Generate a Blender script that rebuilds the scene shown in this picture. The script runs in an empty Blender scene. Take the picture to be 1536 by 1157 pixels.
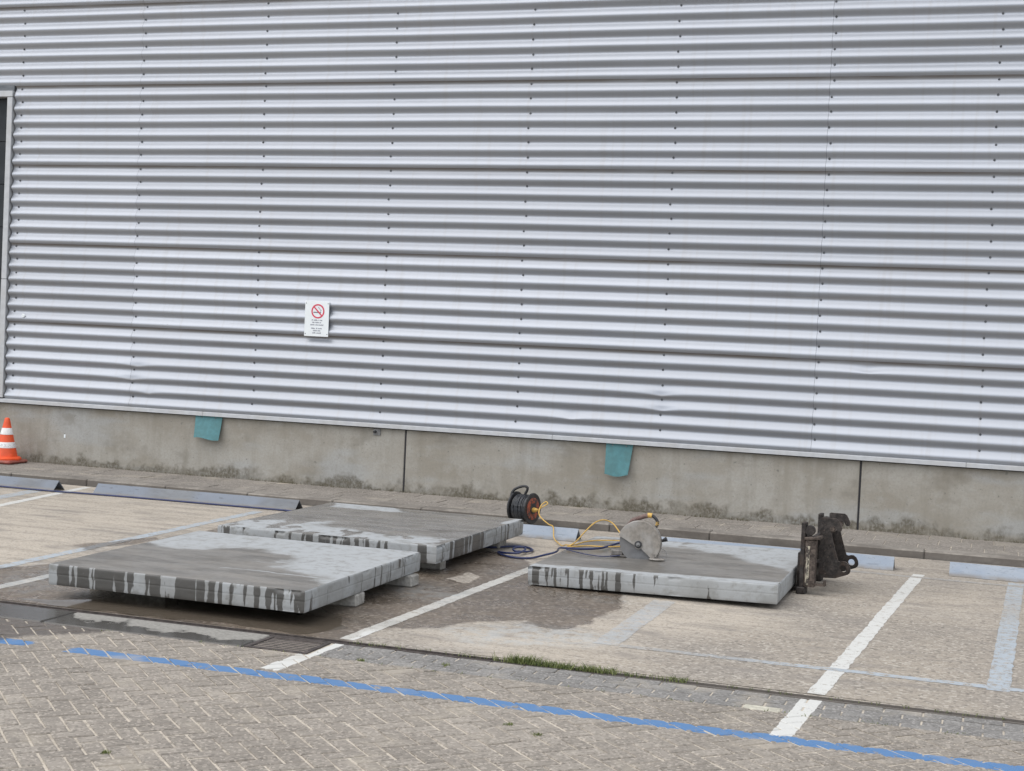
import bpy, bmesh, math, random
import numpy as np
from mathutils import Vector, Matrix
random.seed(7)
RS = np.random.RandomState(11)
SC = bpy.context.scene
COL = SC.collection
PI = math.pi

# ------------------------------------------------------------------ camera
def cam_axes(yaw, pitch, roll):
    f = Vector((math.sin(yaw)*math.cos(pitch), math.cos(yaw)*math.cos(pitch), math.sin(pitch)))
    r = f.cross(Vector((0, 0, 1))).normalized(); u = r.cross(f)
    return r*math.cos(roll)+u*math.sin(roll), u*math.cos(roll)-r*math.sin(roll), f
cd = bpy.data.cameras.new('camera'); cam = bpy.data.objects.new('camera', cd); COL.objects.link(cam)
r_, u_, f_ = cam_axes(-0.3182, -0.0328, 0.0454)
M = Matrix.Identity(4)
for i in range(3):
    M[i][0], M[i][1], M[i][2] = r_[i], u_[i], -f_[i]
M.translation = (0, -15.486, 1.874)
cam.matrix_world = M
cd.sensor_width = 36; cd.lens = 2230/1536*36; cd.clip_start = 0.1; cd.clip_end = 3000
SC.camera = cam

# ------------------------------------------------------------------ sky, sun, exposure
SUN_EL, SUN_AZ = math.radians(56), math.radians(222)      # azimuth clockwise from +Y: light from front left
w = bpy.data.worlds.new('World'); SC.world = w; w.use_nodes = True
wt = w.node_tree; bg = wt.nodes['Background']
sky = wt.nodes.new('ShaderNodeTexSky'); sky.sky_type = 'NISHITA'; sky.sun_disc = False
sky.sun_elevation = SUN_EL; sky.sun_rotation = SUN_AZ
sky.air_density = 1.0; sky.dust_density = 1.0; sky.ozone_density = 1.0
cl = wt.nodes.new('ShaderNodeMix'); cl.data_type = 'RGBA'
cl.inputs[0].default_value = 0.66                       # thin overcast veil over the blue
wt.links.new(sky.outputs[0], cl.inputs[6]); cl.inputs[7].default_value = (8.75, 8.8, 8.95, 1)
wt.links.new(cl.outputs[2], bg.inputs[0]); bg.inputs[1].default_value = 0.11
sd = bpy.data.lights.new('sun', 'SUN'); sd.energy = 1.3; sd.angle = math.radians(75); sd.color = (1, .96, .9)
sun = bpy.data.objects.new('sun', sd); COL.objects.link(sun)
d = Vector((math.sin(SUN_AZ)*math.cos(SUN_EL), math.cos(SUN_AZ)*math.cos(SUN_EL), math.sin(SUN_EL)))
sun.rotation_euler = d.to_track_quat('Z', 'Y').to_euler(); sun.location = d*40
vs = SC.view_settings; vs.view_transform = 'Standard'; vs.look = 'None'; vs.gamma = 1; vs.use_curve_mapping = False
vs.exposure = 0.56
SC.cycles.max_bounces = 5; SC.cycles.diffuse_bounces = 3; SC.cycles.glossy_bounces = 3

# ------------------------------------------------------------------ helpers: objects
def tag(o, label=None, cat=None, group=None, kind=None):
    if label: o['label'] = label
    if cat: o['category'] = cat
    if group: o['group'] = group
    if kind: o['kind'] = kind
    return o
def link(name, me, mat=None, parent=None, loc=None, rot=None):
    o = bpy.data.objects.new(name, me); COL.objects.link(o)
    if mat is not None and me is not None and len(me.materials) == 0: me.materials.append(mat)
    if parent: o.parent = parent
    if loc is not None: o.location = loc
    if rot is not None: o.rotation_euler = rot
    return o
def empty(name, loc=(0, 0, 0), rot=(0, 0, 0)):
    o = link(name, None, loc=loc, rot=rot); o.empty_display_size = .1; return o
def pydata(name, v, f, smooth=False):
    me = bpy.data.meshes.new(name); me.from_pydata([tuple(map(float, p)) for p in v], [], [tuple(map(int, q)) for q in f]); me.update()
    if smooth: me.polygons.foreach_set('use_smooth', [True]*len(me.polygons))
    return me
class MB:
    """collects shapes, builds ONE mesh"""
    def __init__(s): s.v = []; s.f = []
    def add(s, v, f):
        o = len(s.v); s.v += [tuple(p) for p in v]; s.f += [tuple(i+o for i in q) for q in f]
    def box(s, x0, x1, y0, y1, z0, z1, b=0.0, mtx=None):
        """chamfered box (all faces outwards)"""
        bm = bmesh.new(); bmesh.ops.create_cube(bm, size=1)
        for p in bm.verts:
            p.co = ((x0+x1)/2+p.co.x*(x1-x0), (y0+y1)/2+p.co.y*(y1-y0), (z0+z1)/2+p.co.z*(z1-z0))
        if b: bmesh.ops.bevel(bm, geom=list(bm.edges), offset=b, segments=1, affect='EDGES', profile=.5)
        if mtx: bmesh.ops.transform(bm, matrix=mtx, verts=bm.verts)
        bm.verts.index_update()
        s.add([p.co[:] for p in bm.verts], [[p.index for p in q.verts] for q in bm.faces]); bm.free()
    def prism(s, pts, axis_o, ux, uy, un, t):
        """polygon pts in (ux,uy), extruded by t along un"""
        o, ux, uy, un = map(Vector, (axis_o, ux, uy, un)); n = len(pts)
        a = [o+ux*p[0]+uy*p[1] for p in pts]; b = [q+un*t for q in a]
        s.add([q[:] for q in a+b], [list(range(n))[::-1], list(range(n, 2*n))]+[[i, (i+1) % n, n+(i+1) % n, n+i] for i in range(n)])
    def lathe(s, prof, n=32, mtx=None, cap=True):
        v = []; f = []
        for (r, z) in prof:
            for k in range(n):
                a = 2*PI*k/n; v.append(Vector((r*math.cos(a), r*math.sin(a), z)))
        for i in range(len(prof)-1):
            for k in range(n):
                f.append([i*n+k, i*n+(k+1) % n, (i+1)*n+(k+1) % n, (i+1)*n+k])
        if cap:
            f.append(list(range(n))[::-1]); f.append([(len(prof)-1)*n+k for k in range(n)])
        if mtx: v = [mtx @ p for p in v]
        s.add([p[:] for p in v], f)
    def tube(s, pts, r, n=8, closed=False):
        P = [Vector(p) for p in pts]; m = len(P); rr = r if hasattr(r, '__len__') else [r]*m
        v = []; f = []; up = Vector((0.13, 0.21, 1))
        for i, p in enumerate(P):
            t = (P[(i+1) % m]-P[i-1]) if closed else (P[min(i+1, m-1)]-P[max(i-1, 0)])
            t.normalize(); a = t.cross(up)
            if a.length < 1e-4: a = t.cross(Vector((1, 0, 0)))
            a.normalize(); b = a.cross(t)
            for k in range(n):
                q = 2*PI*k/n; v.append((p+(a*math.cos(q)+b*math.sin(q))*rr[i])[:])
        for i in range(m if closed else m-1):
            j = (i+1) % m
            for k in range(n): f.append([i*n+k, i*n+(k+1) % n, j*n+(k+1) % n, j*n+k])
        if not closed: f.append(list(range(n))[::-1]); f.append([(m-1)*n+k for k in range(n)])
        s.add(v, f)
    def build(s, name, mat, parent=None, loc=None, rot=None, smooth=None):
        me = pydata(name, s.v, s.f)
        bm = bmesh.new(); bm.from_mesh(me); bmesh.ops.recalc_face_normals(bm, faces=bm.faces); bm.to_mesh(me); bm.free()
        if smooth:
            me.polygons.foreach_set('use_smooth', [True]*len(me.polygons)); me.set_sharp_from_angle(angle=math.radians(smooth))
        return link(name, me, mat, parent, loc, rot)
def spline(pts, n=10, closed=False):
    """Catmull-Rom through pts"""
    P = [Vector(p) for p in pts]; m = len(P); out = []
    for i in range(m if closed else m-1):
        if closed: a, b, c, e = P[i-1], P[i], P[(i+1) % m], P[(i+2) % m]
        else: a, b, c, e = P[max(i-1, 0)], P[i], P[i+1], P[min(i+2, m-1)]
        for k in range(n):
            t = k/n
            out.append(.5*((2*b)+(c-a)*t+(2*a-5*b+4*c-e)*t*t+(3*b-a-3*c+e)*t**3))
    if not closed: out.append(P[-1])
    return out

# ------------------------------------------------------------------ helpers: numpy noise and masks
def vnoise(x, y, seed=0):
    xi = np.floor(x).astype(np.int64); yi = np.floor(y).astype(np.int64); fx = x-xi; fy = y-yi
    fx = fx*fx*(3-2*fx); fy = fy*fy*(3-2*fy)
    def h(a, b):
        n = (a*374761393+b*668265263+seed*1442695041) & 0xffffffff
        n = ((n ^ (n >> 13))*1274126177) & 0xffffffff
        return ((n ^ (n >> 16)) & 0xffffff)/0xffffff
    return (h(xi, yi)*(1-fx)+h(xi+1, yi)*fx)*(1-fy)+(h(xi, yi+1)*(1-fx)+h(xi+1, yi+1)*fx)*fy
def fbm(x, y, o=4, seed=0):
    s = 0; a = .5; t = 0
    for i in range(o):
        s = s+a*vnoise(x*2**i, y*2**i, seed+i); t += a; a *= .55
    return s/t
def sdf(x, y, poly):
    P = np.array(poly, float); dd = np.full(x.shape, 1e9); ins = np.zeros(x.shape, bool); n = len(P)
    for i in range(n):
        a, b = P[i], P[(i+1) % n]; e = b-a; wx = x-a[0]; wy = y-a[1]
        t = np.clip((wx*e[0]+wy*e[1])/(e@e+1e-12), 0, 1)
        dd = np.minimum(dd, (wx-e[0]*t)**2+(wy-e[1]*t)**2)
        c = ((a[1] <= y) & (b[1] > y)) | ((b[1] <= y) & (a[1] > y))
        with np.errstate(all='ignore'):
            xi = a[0]+(y-a[1])/(b[1]-a[1]+1e-15)*e[0]
        ins ^= c & (x < xi)
    return np.where(ins, -1, 1)*np.sqrt(dd)
def sst(a, b, x):
    t = np.clip((x-a)/(b-a), 0, 1); return t*t*(3-2*t)
def pmask(x, y, poly, soft=.06, warp=.12, ws=3.0, seed=0):
    wx = x+(fbm(x*ws, y*ws, 4, seed)-.5)*2*warp; wy = y+(fbm(x*ws+31, y*ws+17, 4, seed+5)-.5)*2*warp
    return sst(soft, -soft, sdf(wx, wy, poly))
def setattr_f(me, name, arr):
    a = me.attributes.new(name, 'FLOAT', 'POINT'); a.data.foreach_set('value', np.asarray(arr, np.float32).ravel())
def grid_mesh(name, xs, ys, z=0.0):
    nx, ny = len(xs), len(ys); X, Y = np.meshgrid(xs, ys); Z = np.zeros_like(X)+z
    co = np.stack([X, Y, Z], -1).reshape(-1, 3).astype(np.float32)
    i = np.arange(nx-1)[None, :]+np.arange(ny-1)[:, None]*nx
    f = np.stack([i, i+1, i+1+nx, i+nx], -1).reshape(-1)
    me = bpy.data.meshes.new(name); me.vertices.add(len(co)); me.vertices.foreach_set('co', co.ravel())
    nf = (nx-1)*(ny-1); me.loops.add(nf*4); me.loops.foreach_set('vertex_index', f.astype(np.int32))
    me.polygons.add(nf); me.polygons.foreach_set('loop_start', (np.arange(nf)*4).astype(np.int32))
    try: me.polygons.foreach_set('loop_total', np.full(nf, 4, np.int32))
    except Exception: pass
    me.update(calc_edges=True); me.validate()
    return me, X.ravel(), Y.ravel()

# ------------------------------------------------------------------ helpers: materials
class NT:
    def __init__(s, name):
        s.m = bpy.data.materials.new(name); s.m.use_nodes = True; s.t = s.m.node_tree
        s.b = s.t.nodes['Principled BSDF']; s.o = s.t.nodes['Material Output']
        s.pos = s.n('ShaderNodeNewGeometry').outputs['Position']
    def n(s, t, **kw):
        q = s.t.nodes.new(t)
        for k, v in kw.items(): setattr(q, k, v)
        return q
    def put(s, sock, v):
        if isinstance(v, bpy.types.NodeSocket): s.t.links.new(v, sock)
        elif isinstance(v, (tuple, list)) and len(v) == 3 and sock.type == 'RGBA': sock.default_value = (*v, 1)
        else: sock.default_value = v
    def ma(s, op, a, b=0.0, c=None, clamp=False):
        q = s.n('ShaderNodeMath', operation=op, use_clamp=clamp); s.put(q.inputs[0], a); s.put(q.inputs[1], b)
        if c is not None: s.put(q.inputs[2], c)
        return q.outputs[0]
    def mix(s, f, a, b, mode='MIX'):
        q = s.n('ShaderNodeMix', data_type='RGBA', blend_type=mode); s.put(q.inputs[0], f); s.put(q.inputs[6], a); s.put(q.inputs[7], b); return q.outputs[2]
    def mixf(s, f, a, b):
        q = s.n('ShaderNodeMix'); s.put(q.inputs[0], f); s.put(q.inputs[2], a); s.put(q.inputs[3], b); return q.outputs[0]
    def noise(s, scale, detail=4, rough=.55, vec=None, dist=0.0):
        q = s.n('ShaderNodeTexNoise'); s.put(q.inputs['Vector'], vec or s.pos); s.put(q.inputs['Scale'], scale)
        q.inputs['Detail'].default_value = min(detail, 3); q.inputs['Roughness'].default_value = rough; q.inputs['Distortion'].default_value = dist
        return q.outputs[0]
    def scl(s, v, sc, loc=(0, 0, 0)):
        q = s.n('ShaderNodeMapping'); s.put(q.inputs[0], v); q.inputs[1].default_value = loc; q.inputs[3].default_value = sc; return q.outputs[0]
    def vor(s, scale, vec=None, out=0, feature='F1'):
        q = s.n('ShaderNodeTexVoronoi', feature=feature); s.put(q.inputs['Vector'], vec or s.pos); q.inputs['Scale'].default_value = scale; return q.outputs[out]
    def mr(s, x, a, b, c=0.0, e=1.0, smooth=True):
        q = s.n('ShaderNodeMapRange', interpolation_type='SMOOTHSTEP' if smooth else 'LINEAR'); s.put(q.inputs[0], x)
        for i, v in zip((1, 2, 3, 4), (a, b, c, e)): s.put(q.inputs[i], v)
        return q.outputs[0]
    def xyz(s, v=None):
        q = s.n('ShaderNodeSeparateXYZ'); s.put(q.inputs[0], v or s.pos); return q.outputs
    def attr(s, name):
        q = s.n('ShaderNodeAttribute'); q.attribute_name = name; return q.outputs['Fac']
    def rnd(s): return s.n('ShaderNodeObjectInfo').outputs['Random']
    def bump(s, h, strength=.3, dist=.005):
        q = s.n('ShaderNodeBump'); s.put(q.inputs['Height'], h); q.inputs['Strength'].default_value = strength; q.inputs['Distance'].default_value = dist
        s.t.links.new(q.outputs[0], s.b.inputs['Normal']); return q
    def out(s, col=None, rough=None, metal=None, spec=None):
        if col is not None: s.put(s.b.inputs['Base Color'], col)
        if rough is not None: s.put(s.b.inputs['Roughness'], rough)
        if metal is not None: s.put(s.b.inputs['Metallic'], metal)
        if spec is not None: s.put(s.b.inputs['Specular IOR Level'], spec)
        return s.m
def basic(name, col, rough=.6, metal=0.0, var=.25, scale=25, dirt=None, dirt_amt=.0):
    t = NT(name); n1 = t.noise(scale, 5); n2 = t.noise(scale*.17+1, 3)
    c = t.mix(t.mr(n1, .3, .7), tuple(x*(1-var) for x in col), tuple(min(1, x*(1+var)) for x in col))
    if dirt: c = t.mix(t.ma('MULTIPLY', t.mr(n2, .42, .66), dirt_amt), c, dirt)
    t.bump(n1, .15, .002)
    return t.out(c, t.mr(n2, .3, .7, max(0, rough-.1), min(1, rough+.1)), metal)

MT = {}
# --- concrete lot, with wetness from attributes, optional paint on top
def lot_material(name, paint=None, wear=.5):
    t = NT(name)
    wet = t.attr('wet'); sand = t.attr('sand'); pud = t.attr('puddle'); res = t.attr('residue')
    P = t.pos
    fine = t.noise(75, 3, .75); mid = t.noise(26, 5, .7); big = t.noise(.9, 4, .6)
    streak = t.noise(1.0, 5, .6, vec=t.scl(P, (1.1, 7.0, 1)))
    grain = t.vor(52, out=1)                                   # aggregate colour per stone
    g = t.n('ShaderNodeSeparateColor'); t.put(g.inputs[0], grain); gr = g.outputs[0]
    base = t.mix(t.mr(big, .3, .7), (.26, .234, .203), (.34, .298, .244))
    base = t.mix(t.ma('MULTIPLY', sand, t.mr(streak, .25, .6)), base, (.475, .42, .348))
    base = t.mix(t.ma('MULTIPLY', t.mr(streak, .55, .75), .35), base, (.42, .385, .34))
    sp = t.ma('MULTIPLY', t.mr(gr, .72, .98), t.mixf(sand, .75, .4))
    base = t.mix(sp, base, (.50, .46, .40))
    spd = t.ma('MULTIPLY', t.mr(gr, .26, .04), t.mixf(sand, .65, .35))
    base = t.mix(spd, base, (.13, .115, .10))
    base = t.mix(t.mr(fine, .46, .64, 0, .42), base, (.17, .15, .128)); base = t.mix(t.mr(mid, .36, .48, .25, 0), base, (.46, .405, .335))
    blot = t.ma('MULTIPLY', t.mr(t.noise(2.3, 5, .65, vec=t.scl(P, (.7, 1.8, 1))), .50, .70), .6)
    base = t.mix(blot, base, (.21, .19, .17))
    col = base
    if paint:
        wn = t.noise(16, 6, .7); wn2 = t.noise(120, 3, .6)
        k = t.ma('ADD', t.ma('MULTIPLY', wn, .7), t.ma('MULTIPLY', wn2, .45))
        if isinstance(wear, (int, float)): thr = wear
        pm = t.ma('MULTIPLY', t.mr(k, thr-.07, thr+.09), t.attr('paint'))
        col = t.mix(pm, col, paint)
    # whitish slurry residue
    rm = t.ma('MULTIPLY', res, t.mr(t.noise(9, 5, .65), .38, .6))
    col = t.mix(t.ma('MULTIPLY', rm, .75), col, (.40, .43, .44))
    # wetness: sharp irregular border from the soft attribute
    wm = t.mr(t.ma('ADD', wet, t.ma('MULTIPLY', t.ma('SUBTRACT', t.noise(7, 6, .65), .5), .75)), .36, .62)
    wetc = t.mix(1.0, col, (.92, .90, .87) if paint and paint[0] > .5 else (.50, .455, .42), 'MULTIPLY')
    wetc = t.mix(t.mr(gr, .80, 1, 0, .3 if paint else .55), wetc, (.34, .30, .26))  # pale stones, with glints of wet gravel painted into the colour
    col = t.mix(wm, col, wetc)
    pm_ = t.mr(t.ma('ADD', pud, t.ma('MULTIPLY', t.ma('SUBTRACT', t.noise(5, 4, .6), .5), .35)), .42, .52)
    col = t.mix(t.ma('MULTIPLY', pm_, .8), col, (.10, .083, .064))
    film = t.ma('MULTIPLY', wm, t.mr(t.noise(2.3, 4, .55), .46, .6))
    rough = t.mixf(wm, .9, .42); rough = t.mixf(film, rough, .2); rough = t.mixf(pm_, rough, .06)
    h = t.ma('ADD', t.ma('MULTIPLY', mid, .5), t.ma('MULTIPLY', fine, .6))
    h = t.mixf(t.mr(pud, .45, .6), h, .55)
    t.bump(h, .55, .006)
    return t.out(col, rough, spec=.5)
MT['lot'] = lot_material('lot_concrete')
MT['white_line'] = lot_material('worn_white_paint_on_concrete', (.56, .56, .535), .47)
MT['pale_line'] = lot_material('faded_pale_blue_paint_on_concrete', (.36, .405, .445), .52)

# --- brick pavers with painted stripes (print on the brick tops, by world position)
WLINES = ((-0.59, -2.35, -0.93, -8.27, .055), (-3.56, -4.2, -3.715, -8.22, .055))
def paver_material(name, c0, c1, use_attr=False, stripes=True):
    t = NT(name)
    r = t.attr('rnd') if use_attr else t.rnd()
    x, y, z = t.xyz()
    fine = t.noise(95, 3, .75); mid = t.noise(34, 5, .65); big = t.noise(1.3, 4, .6)
    c = t.mix(t.mr(r, 0, 1, smooth=False), c0, c1)
    c = t.mix(t.mr(big, .35, .68, 0, .5), c, tuple(v*.78 for v in c0))
    g = t.n('ShaderNodeSeparateColor'); t.put(g.inputs[0], t.vor(80, out=1)); gr = g.outputs[0]
    c = t.mix(t.mr(gr, .7, 1, 0, .55), c, tuple(min(1, v*1.55) for v in c1))
    c = t.mix(t.mr(gr, .3, 0, 0, .55), c, tuple(v*.5 for v in c0))
    c = t.mix(t.mr(mid, .52, .75, 0, .4), c, tuple(v*.62 for v in c0))
    if stripes:
        wob = t.ma('MULTIPLY', t.ma('SUBTRACT', t.noise(9, 3), .5), .02)
        wearn = t.ma('ADD', t.ma('MULTIPLY', t.noise(18, 5, .65), .7), t.ma('MULTIPLY', fine, .3))
        for (xa, ya, xb, yb, hw) in WLINES:
            k = (xb-xa)/(yb-ya)
            xc = t.ma('ADD', t.ma('MULTIPLY', t.ma('SUBTRACT', y, ya), k), xa)
            dx = t.ma('ABSOLUTE', t.ma('SUBTRACT', t.ma('ADD', x, wob), xc))
            m = t.ma('MULTIPLY', t.ma('LESS_THAN', dx, hw), t.ma('GREATER_THAN', y, yb))
            m = t.ma('MULTIPLY', m, t.mr(wearn, .30, .40))
            c = t.mix(m, c, (.56, .56, .535))
        dy = t.ma('ABSOLUTE', t.ma('ADD', t.ma('ADD', y, wob), t.ma('ADD', 8.315, t.ma('MULTIPLY', x, -.003))))
        fade = t.ma('ADD', t.ma('MINIMUM', t.mr(x, -5.24, -5.12, .33, .62), t.mr(x, -4.97, -4.86, .62, .33)), t.mr(t.noise(2.5, 3), .5, .7, 0, .09))
        m = t.ma('MULTIPLY', t.ma('LESS_THAN', dy, t.mr(t.noise(4.5, 3), .35, .65, .052, .068)), t.mr(t.ma('SUBTRACT', wearn, fade), 0, .1))
        c = t.mix(m, c, (.085, .185, .36))
    # wet corner towards the gutter at the left
    wvo = 0.0 if stripes else -50.0
    wv = t.ma('ADD', t.ma('ADD', t.ma('MULTIPLY', t.ma('ADD', x, 5.22), -1.3), t.ma('MULTIPLY', t.ma('ADD', y, 8.12), .9)), t.ma('MULTIPLY', t.ma('SUBTRACT', big, .5), .5))
    wm = t.mr(t.ma('ADD', t.ma('ADD', wv, wvo), t.ma('MULTIPLY', t.ma('SUBTRACT', mid, .5), .25)), -.02, .08)
    c = t.mix(wm, c, t.mix(1, c, (.45, .43, .43), 'MULTIPLY'))
    # sandy film
    sf = t.ma('MULTIPLY', t.mr(t.noise(2.2, 5, .62), .54, .7), .45)
    c = t.mix(t.ma('MULTIPLY', sf, t.ma('SUBTRACT', 1.0, wm)), c, (.40, .355, .29))
    t.bump(fine, .6, .004)
    return t.out(c, t.mixf(wm, .88, .3))
MT['brick'] = paver_material('beige_grey_paver', (.232, .207, .177), (.312, .279, .24))
MT['brick_far'] = paver_material('beige_grey_paver_joined', (.232, .207, .177), (.312, .279, .24), True)
MT['edge_brick'] = paver_material('grey_edge_paver', (.185, .178, .168), (.255, .245, .232))
MT['edge_brick_far'] = paver_material('grey_edge_paver_joined', (.185, .178, .168), (.255, .245, .232), True)
MT['pale_brick'] = basic('cream_splashed_brick', (.48, .46, .38), .9, 0, .15, 30, (.27, .25, .21), .6)
MT['tile'] = paver_material('pavement_tile', (.225, .203, .178), (.285, .258, .228), stripes=False)
t = NT('joint_sand'); n = t.noise(60, 5, .6); b2 = t.noise(3, 4)
c = t.mix(t.mr(n, .3, .7), (.40, .355, .29), (.54, .485, .405)); c = t.mix(t.mr(b2, .50, .68, 0, .6), c, (.19, .165, .135)); c = t.mix(t.mr(t.noise(9, 3), .56, .68, 0, .75), c, (.13, .115, .095))
t.bump(n, .5, .004); MT['sand'] = t.out(c, .95)

# --- kerb
t = NT('kerb_concrete'); x, y, z = t.xyz(); n = t.noise(30, 5); b2 = t.noise(2.2, 5, .65, vec=t.scl(t.pos, (1, 1, 3)))
c = t.mix(t.mr(n, .3, .7), (.27, .245, .215), (.36, .33, .29))
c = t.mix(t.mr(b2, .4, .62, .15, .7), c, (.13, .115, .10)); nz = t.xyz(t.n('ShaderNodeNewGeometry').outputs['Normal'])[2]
c = t.mix(t.ma('MULTIPLY', t.mr(nz, .75, .2), .62), c, (.115, .102, .09))          # darker tone on the upright face
c = t.mix(t.rnd(), c, t.mix(1, c, (.8, .8, .8), 'MULTIPLY'))
t.bump(n, .4, .004); MT['kerb'] = t.out(c, .9)

# --- gutter concrete
t = NT('gutter_concrete'); x, y, z = t.xyz(); n = t.noise(45, 6, .6); b2 = t.noise(2.6, 5, .6)
c = t.mix(t.mr(n, .3, .7), (.20, .192, .175), (.30, .288, .262))
wv = t.ma('ADD', t.ma('MULTIPLY', t.ma('ADD', y, 7.60), -3.2), t.ma('ADD', t.ma('MULTIPLY', t.ma('SUBTRACT', b2, .5), 2.2), t.mr(x, -5.35, -5.6, 0, 1.2)))
wm = t.mr(t.ma('ADD', wv, t.ma('MULTIPLY', t.ma('SUBTRACT', n, .5), .3)), .0, .14)
c = t.mix(wm, c, (.062, .058, .052)); t.bump(n, .3, .004); MT['gutter'] = t.out(c, t.mixf(wm, .85, .2))

# --- cladding metal
t = NT('silver_corrugated_cladding'); x, y, z = t.xyz()
lp = t.ma('FRACT', t.ma('DIVIDE', t.ma('SUBTRACT', 4.67+.96*9, z), .96))                 # 0 at a lap, grows downwards
sx = t.noise(1.0, 6, .7, vec=t.scl(t.pos, (.9, 1, 14))); sx2 = t.noise(1.0, 5, .7, vec=t.scl(t.pos, (11, 1, 60)))
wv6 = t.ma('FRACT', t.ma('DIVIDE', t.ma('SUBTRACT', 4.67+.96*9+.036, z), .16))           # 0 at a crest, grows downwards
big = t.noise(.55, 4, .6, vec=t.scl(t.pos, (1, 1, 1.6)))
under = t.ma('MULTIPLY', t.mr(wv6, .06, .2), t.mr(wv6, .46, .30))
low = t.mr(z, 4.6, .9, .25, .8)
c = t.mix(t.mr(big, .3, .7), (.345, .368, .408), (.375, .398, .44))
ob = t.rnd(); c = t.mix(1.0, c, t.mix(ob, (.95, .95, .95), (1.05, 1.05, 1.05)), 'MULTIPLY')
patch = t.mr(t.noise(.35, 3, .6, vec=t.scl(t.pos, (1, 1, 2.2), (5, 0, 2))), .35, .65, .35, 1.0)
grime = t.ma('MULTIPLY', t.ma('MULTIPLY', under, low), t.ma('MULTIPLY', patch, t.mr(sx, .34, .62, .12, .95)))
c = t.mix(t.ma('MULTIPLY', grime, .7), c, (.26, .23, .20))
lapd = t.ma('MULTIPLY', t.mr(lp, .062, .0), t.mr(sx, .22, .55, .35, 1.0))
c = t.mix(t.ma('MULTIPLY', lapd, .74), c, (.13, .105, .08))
spk = t.ma('MULTIPLY', t.mr(t.noise(1, 4, .75, vec=t.scl(t.pos, (9, 1, 22))), .74, .8), .75)
c = t.mix(spk, c, (.17, .14, .11))
run = t.ma('MULTIPLY', t.mr(t.noise(1, 4, .6, vec=t.scl(t.pos, (14, 1, .6))), .52, .72), .2)
c = t.mix(run, c, (.29, .275, .255))
h = t.ma('ADD', t.ma('MULTIPLY', t.noise(1, 3, .5, vec=t.scl(t.pos, (2.2, 1, 9))), 1), t.ma('MULTIPLY', sx2, .06)); t.bump(h, .12, .012)
dm = t.ma('MAXIMUM', t.ma('MAXIMUM', t.ma('MULTIPLY', grime, .8), t.ma('MULTIPLY', lapd, .78)), spk)
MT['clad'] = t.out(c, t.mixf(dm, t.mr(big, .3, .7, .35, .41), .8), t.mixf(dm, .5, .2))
MT['flash'] = basic('white_aluminium_flashing', (.46, .475, .495), .5, .2, .06, 14, (.42, .41, .39), .4)
MT['screw'] = basic('screw_head', (.10, .105, .115), .5, .4)
MT['door'] = basic('slate_door', (.014, .019, .024), .7, 0, .12, 6)
MT['gasket'] = basic('black_gasket', (.015, .015, .018), .7)

# --- plinth concrete
t = NT('plinth_concrete'); x, y, z = t.xyz()
n = t.noise(38, 6, .65); cloud = t.noise(1.0, 5, .6, vec=t.scl(t.pos, (1.1, 1, 1.9))); col2 = t.noise(1, 4, .6, vec=t.scl(t.pos, (5.5, 1, .8)))
c = t.mix(t.mr(cloud, .32, .68), (.285, .262, .22), (.37, .355, .32))
c = t.mix(t.mr(col2, .46, .70, 0, .5), c, (.235, .215, .175)); c = t.mix(t.mr(t.noise(6.5, 3, .7), .5, .68, 0, .3), c, (.40, .395, .37))
c = t.mix(t.mr(t.noise(1.0, 4, .55, vec=t.scl(t.pos, (.8, 1, 2.6), (3, 0, 0))), .5, .68, 0, .55), c, (.37, .385, .39))
pit = t.mr(t.noise(60, 4, .75), .58, .68, 0, .7); pz = t.mr(t.noise(2.4, 4, .6), .45, .65)
c = t.mix(t.ma('MULTIPLY', pit, t.mr(pz, 0, 1, .35, 1)), c, (.12, .115, .105))
spot = t.ma('MULTIPLY', t.mr(t.noise(17, 3, .6), .655, .72), .65); c = t.mix(spot, c, (.13, .125, .115))
c = t.mix(t.mr(n, .35, .7, 0, .25), c, (.2, .19, .17))
edge = t.noise(1, 6, .75, vec=t.scl(t.pos, (3.2, 1, 3))); hgt = t.mr(edge, .3, .7, .03, .18); big2 = t.ma('MULTIPLY', t.mr(t.noise(2.6, 5, .7), .34, .56, .4, 1), t.mr(t.noise(1, 4, .7, vec=t.scl(t.pos, (38, 1, 26))), .3, .6, .4, 1))
mossm = t.ma('MULTIPLY', t.mr(t.ma('SUBTRACT', t.ma('SUBTRACT', z, .07), hgt), .03, -.07), big2)
mc = t.mix(t.noise(25, 4), (.045, .04, .026), (.125, .105, .07))
c = t.mix(t.ma('MULTIPLY', mossm, .85), c, mc); c = t.mix(t.mr(t.noise(2.2, 4, .65, vec=t.scl(t.pos, (1, 1, 1.4), (7, 0, 3))), .54, .72, 0, .5), c, (.19, .175, .145))
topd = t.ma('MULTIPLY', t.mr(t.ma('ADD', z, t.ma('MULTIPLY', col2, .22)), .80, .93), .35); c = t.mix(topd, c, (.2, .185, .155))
t.bump(t.ma('ADD', t.ma('MULTIPLY', n, .6), t.ma('MULTIPLY', pit, -.8)), .35, .004); MT['plinth'] = t.out(c, .92)

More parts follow.
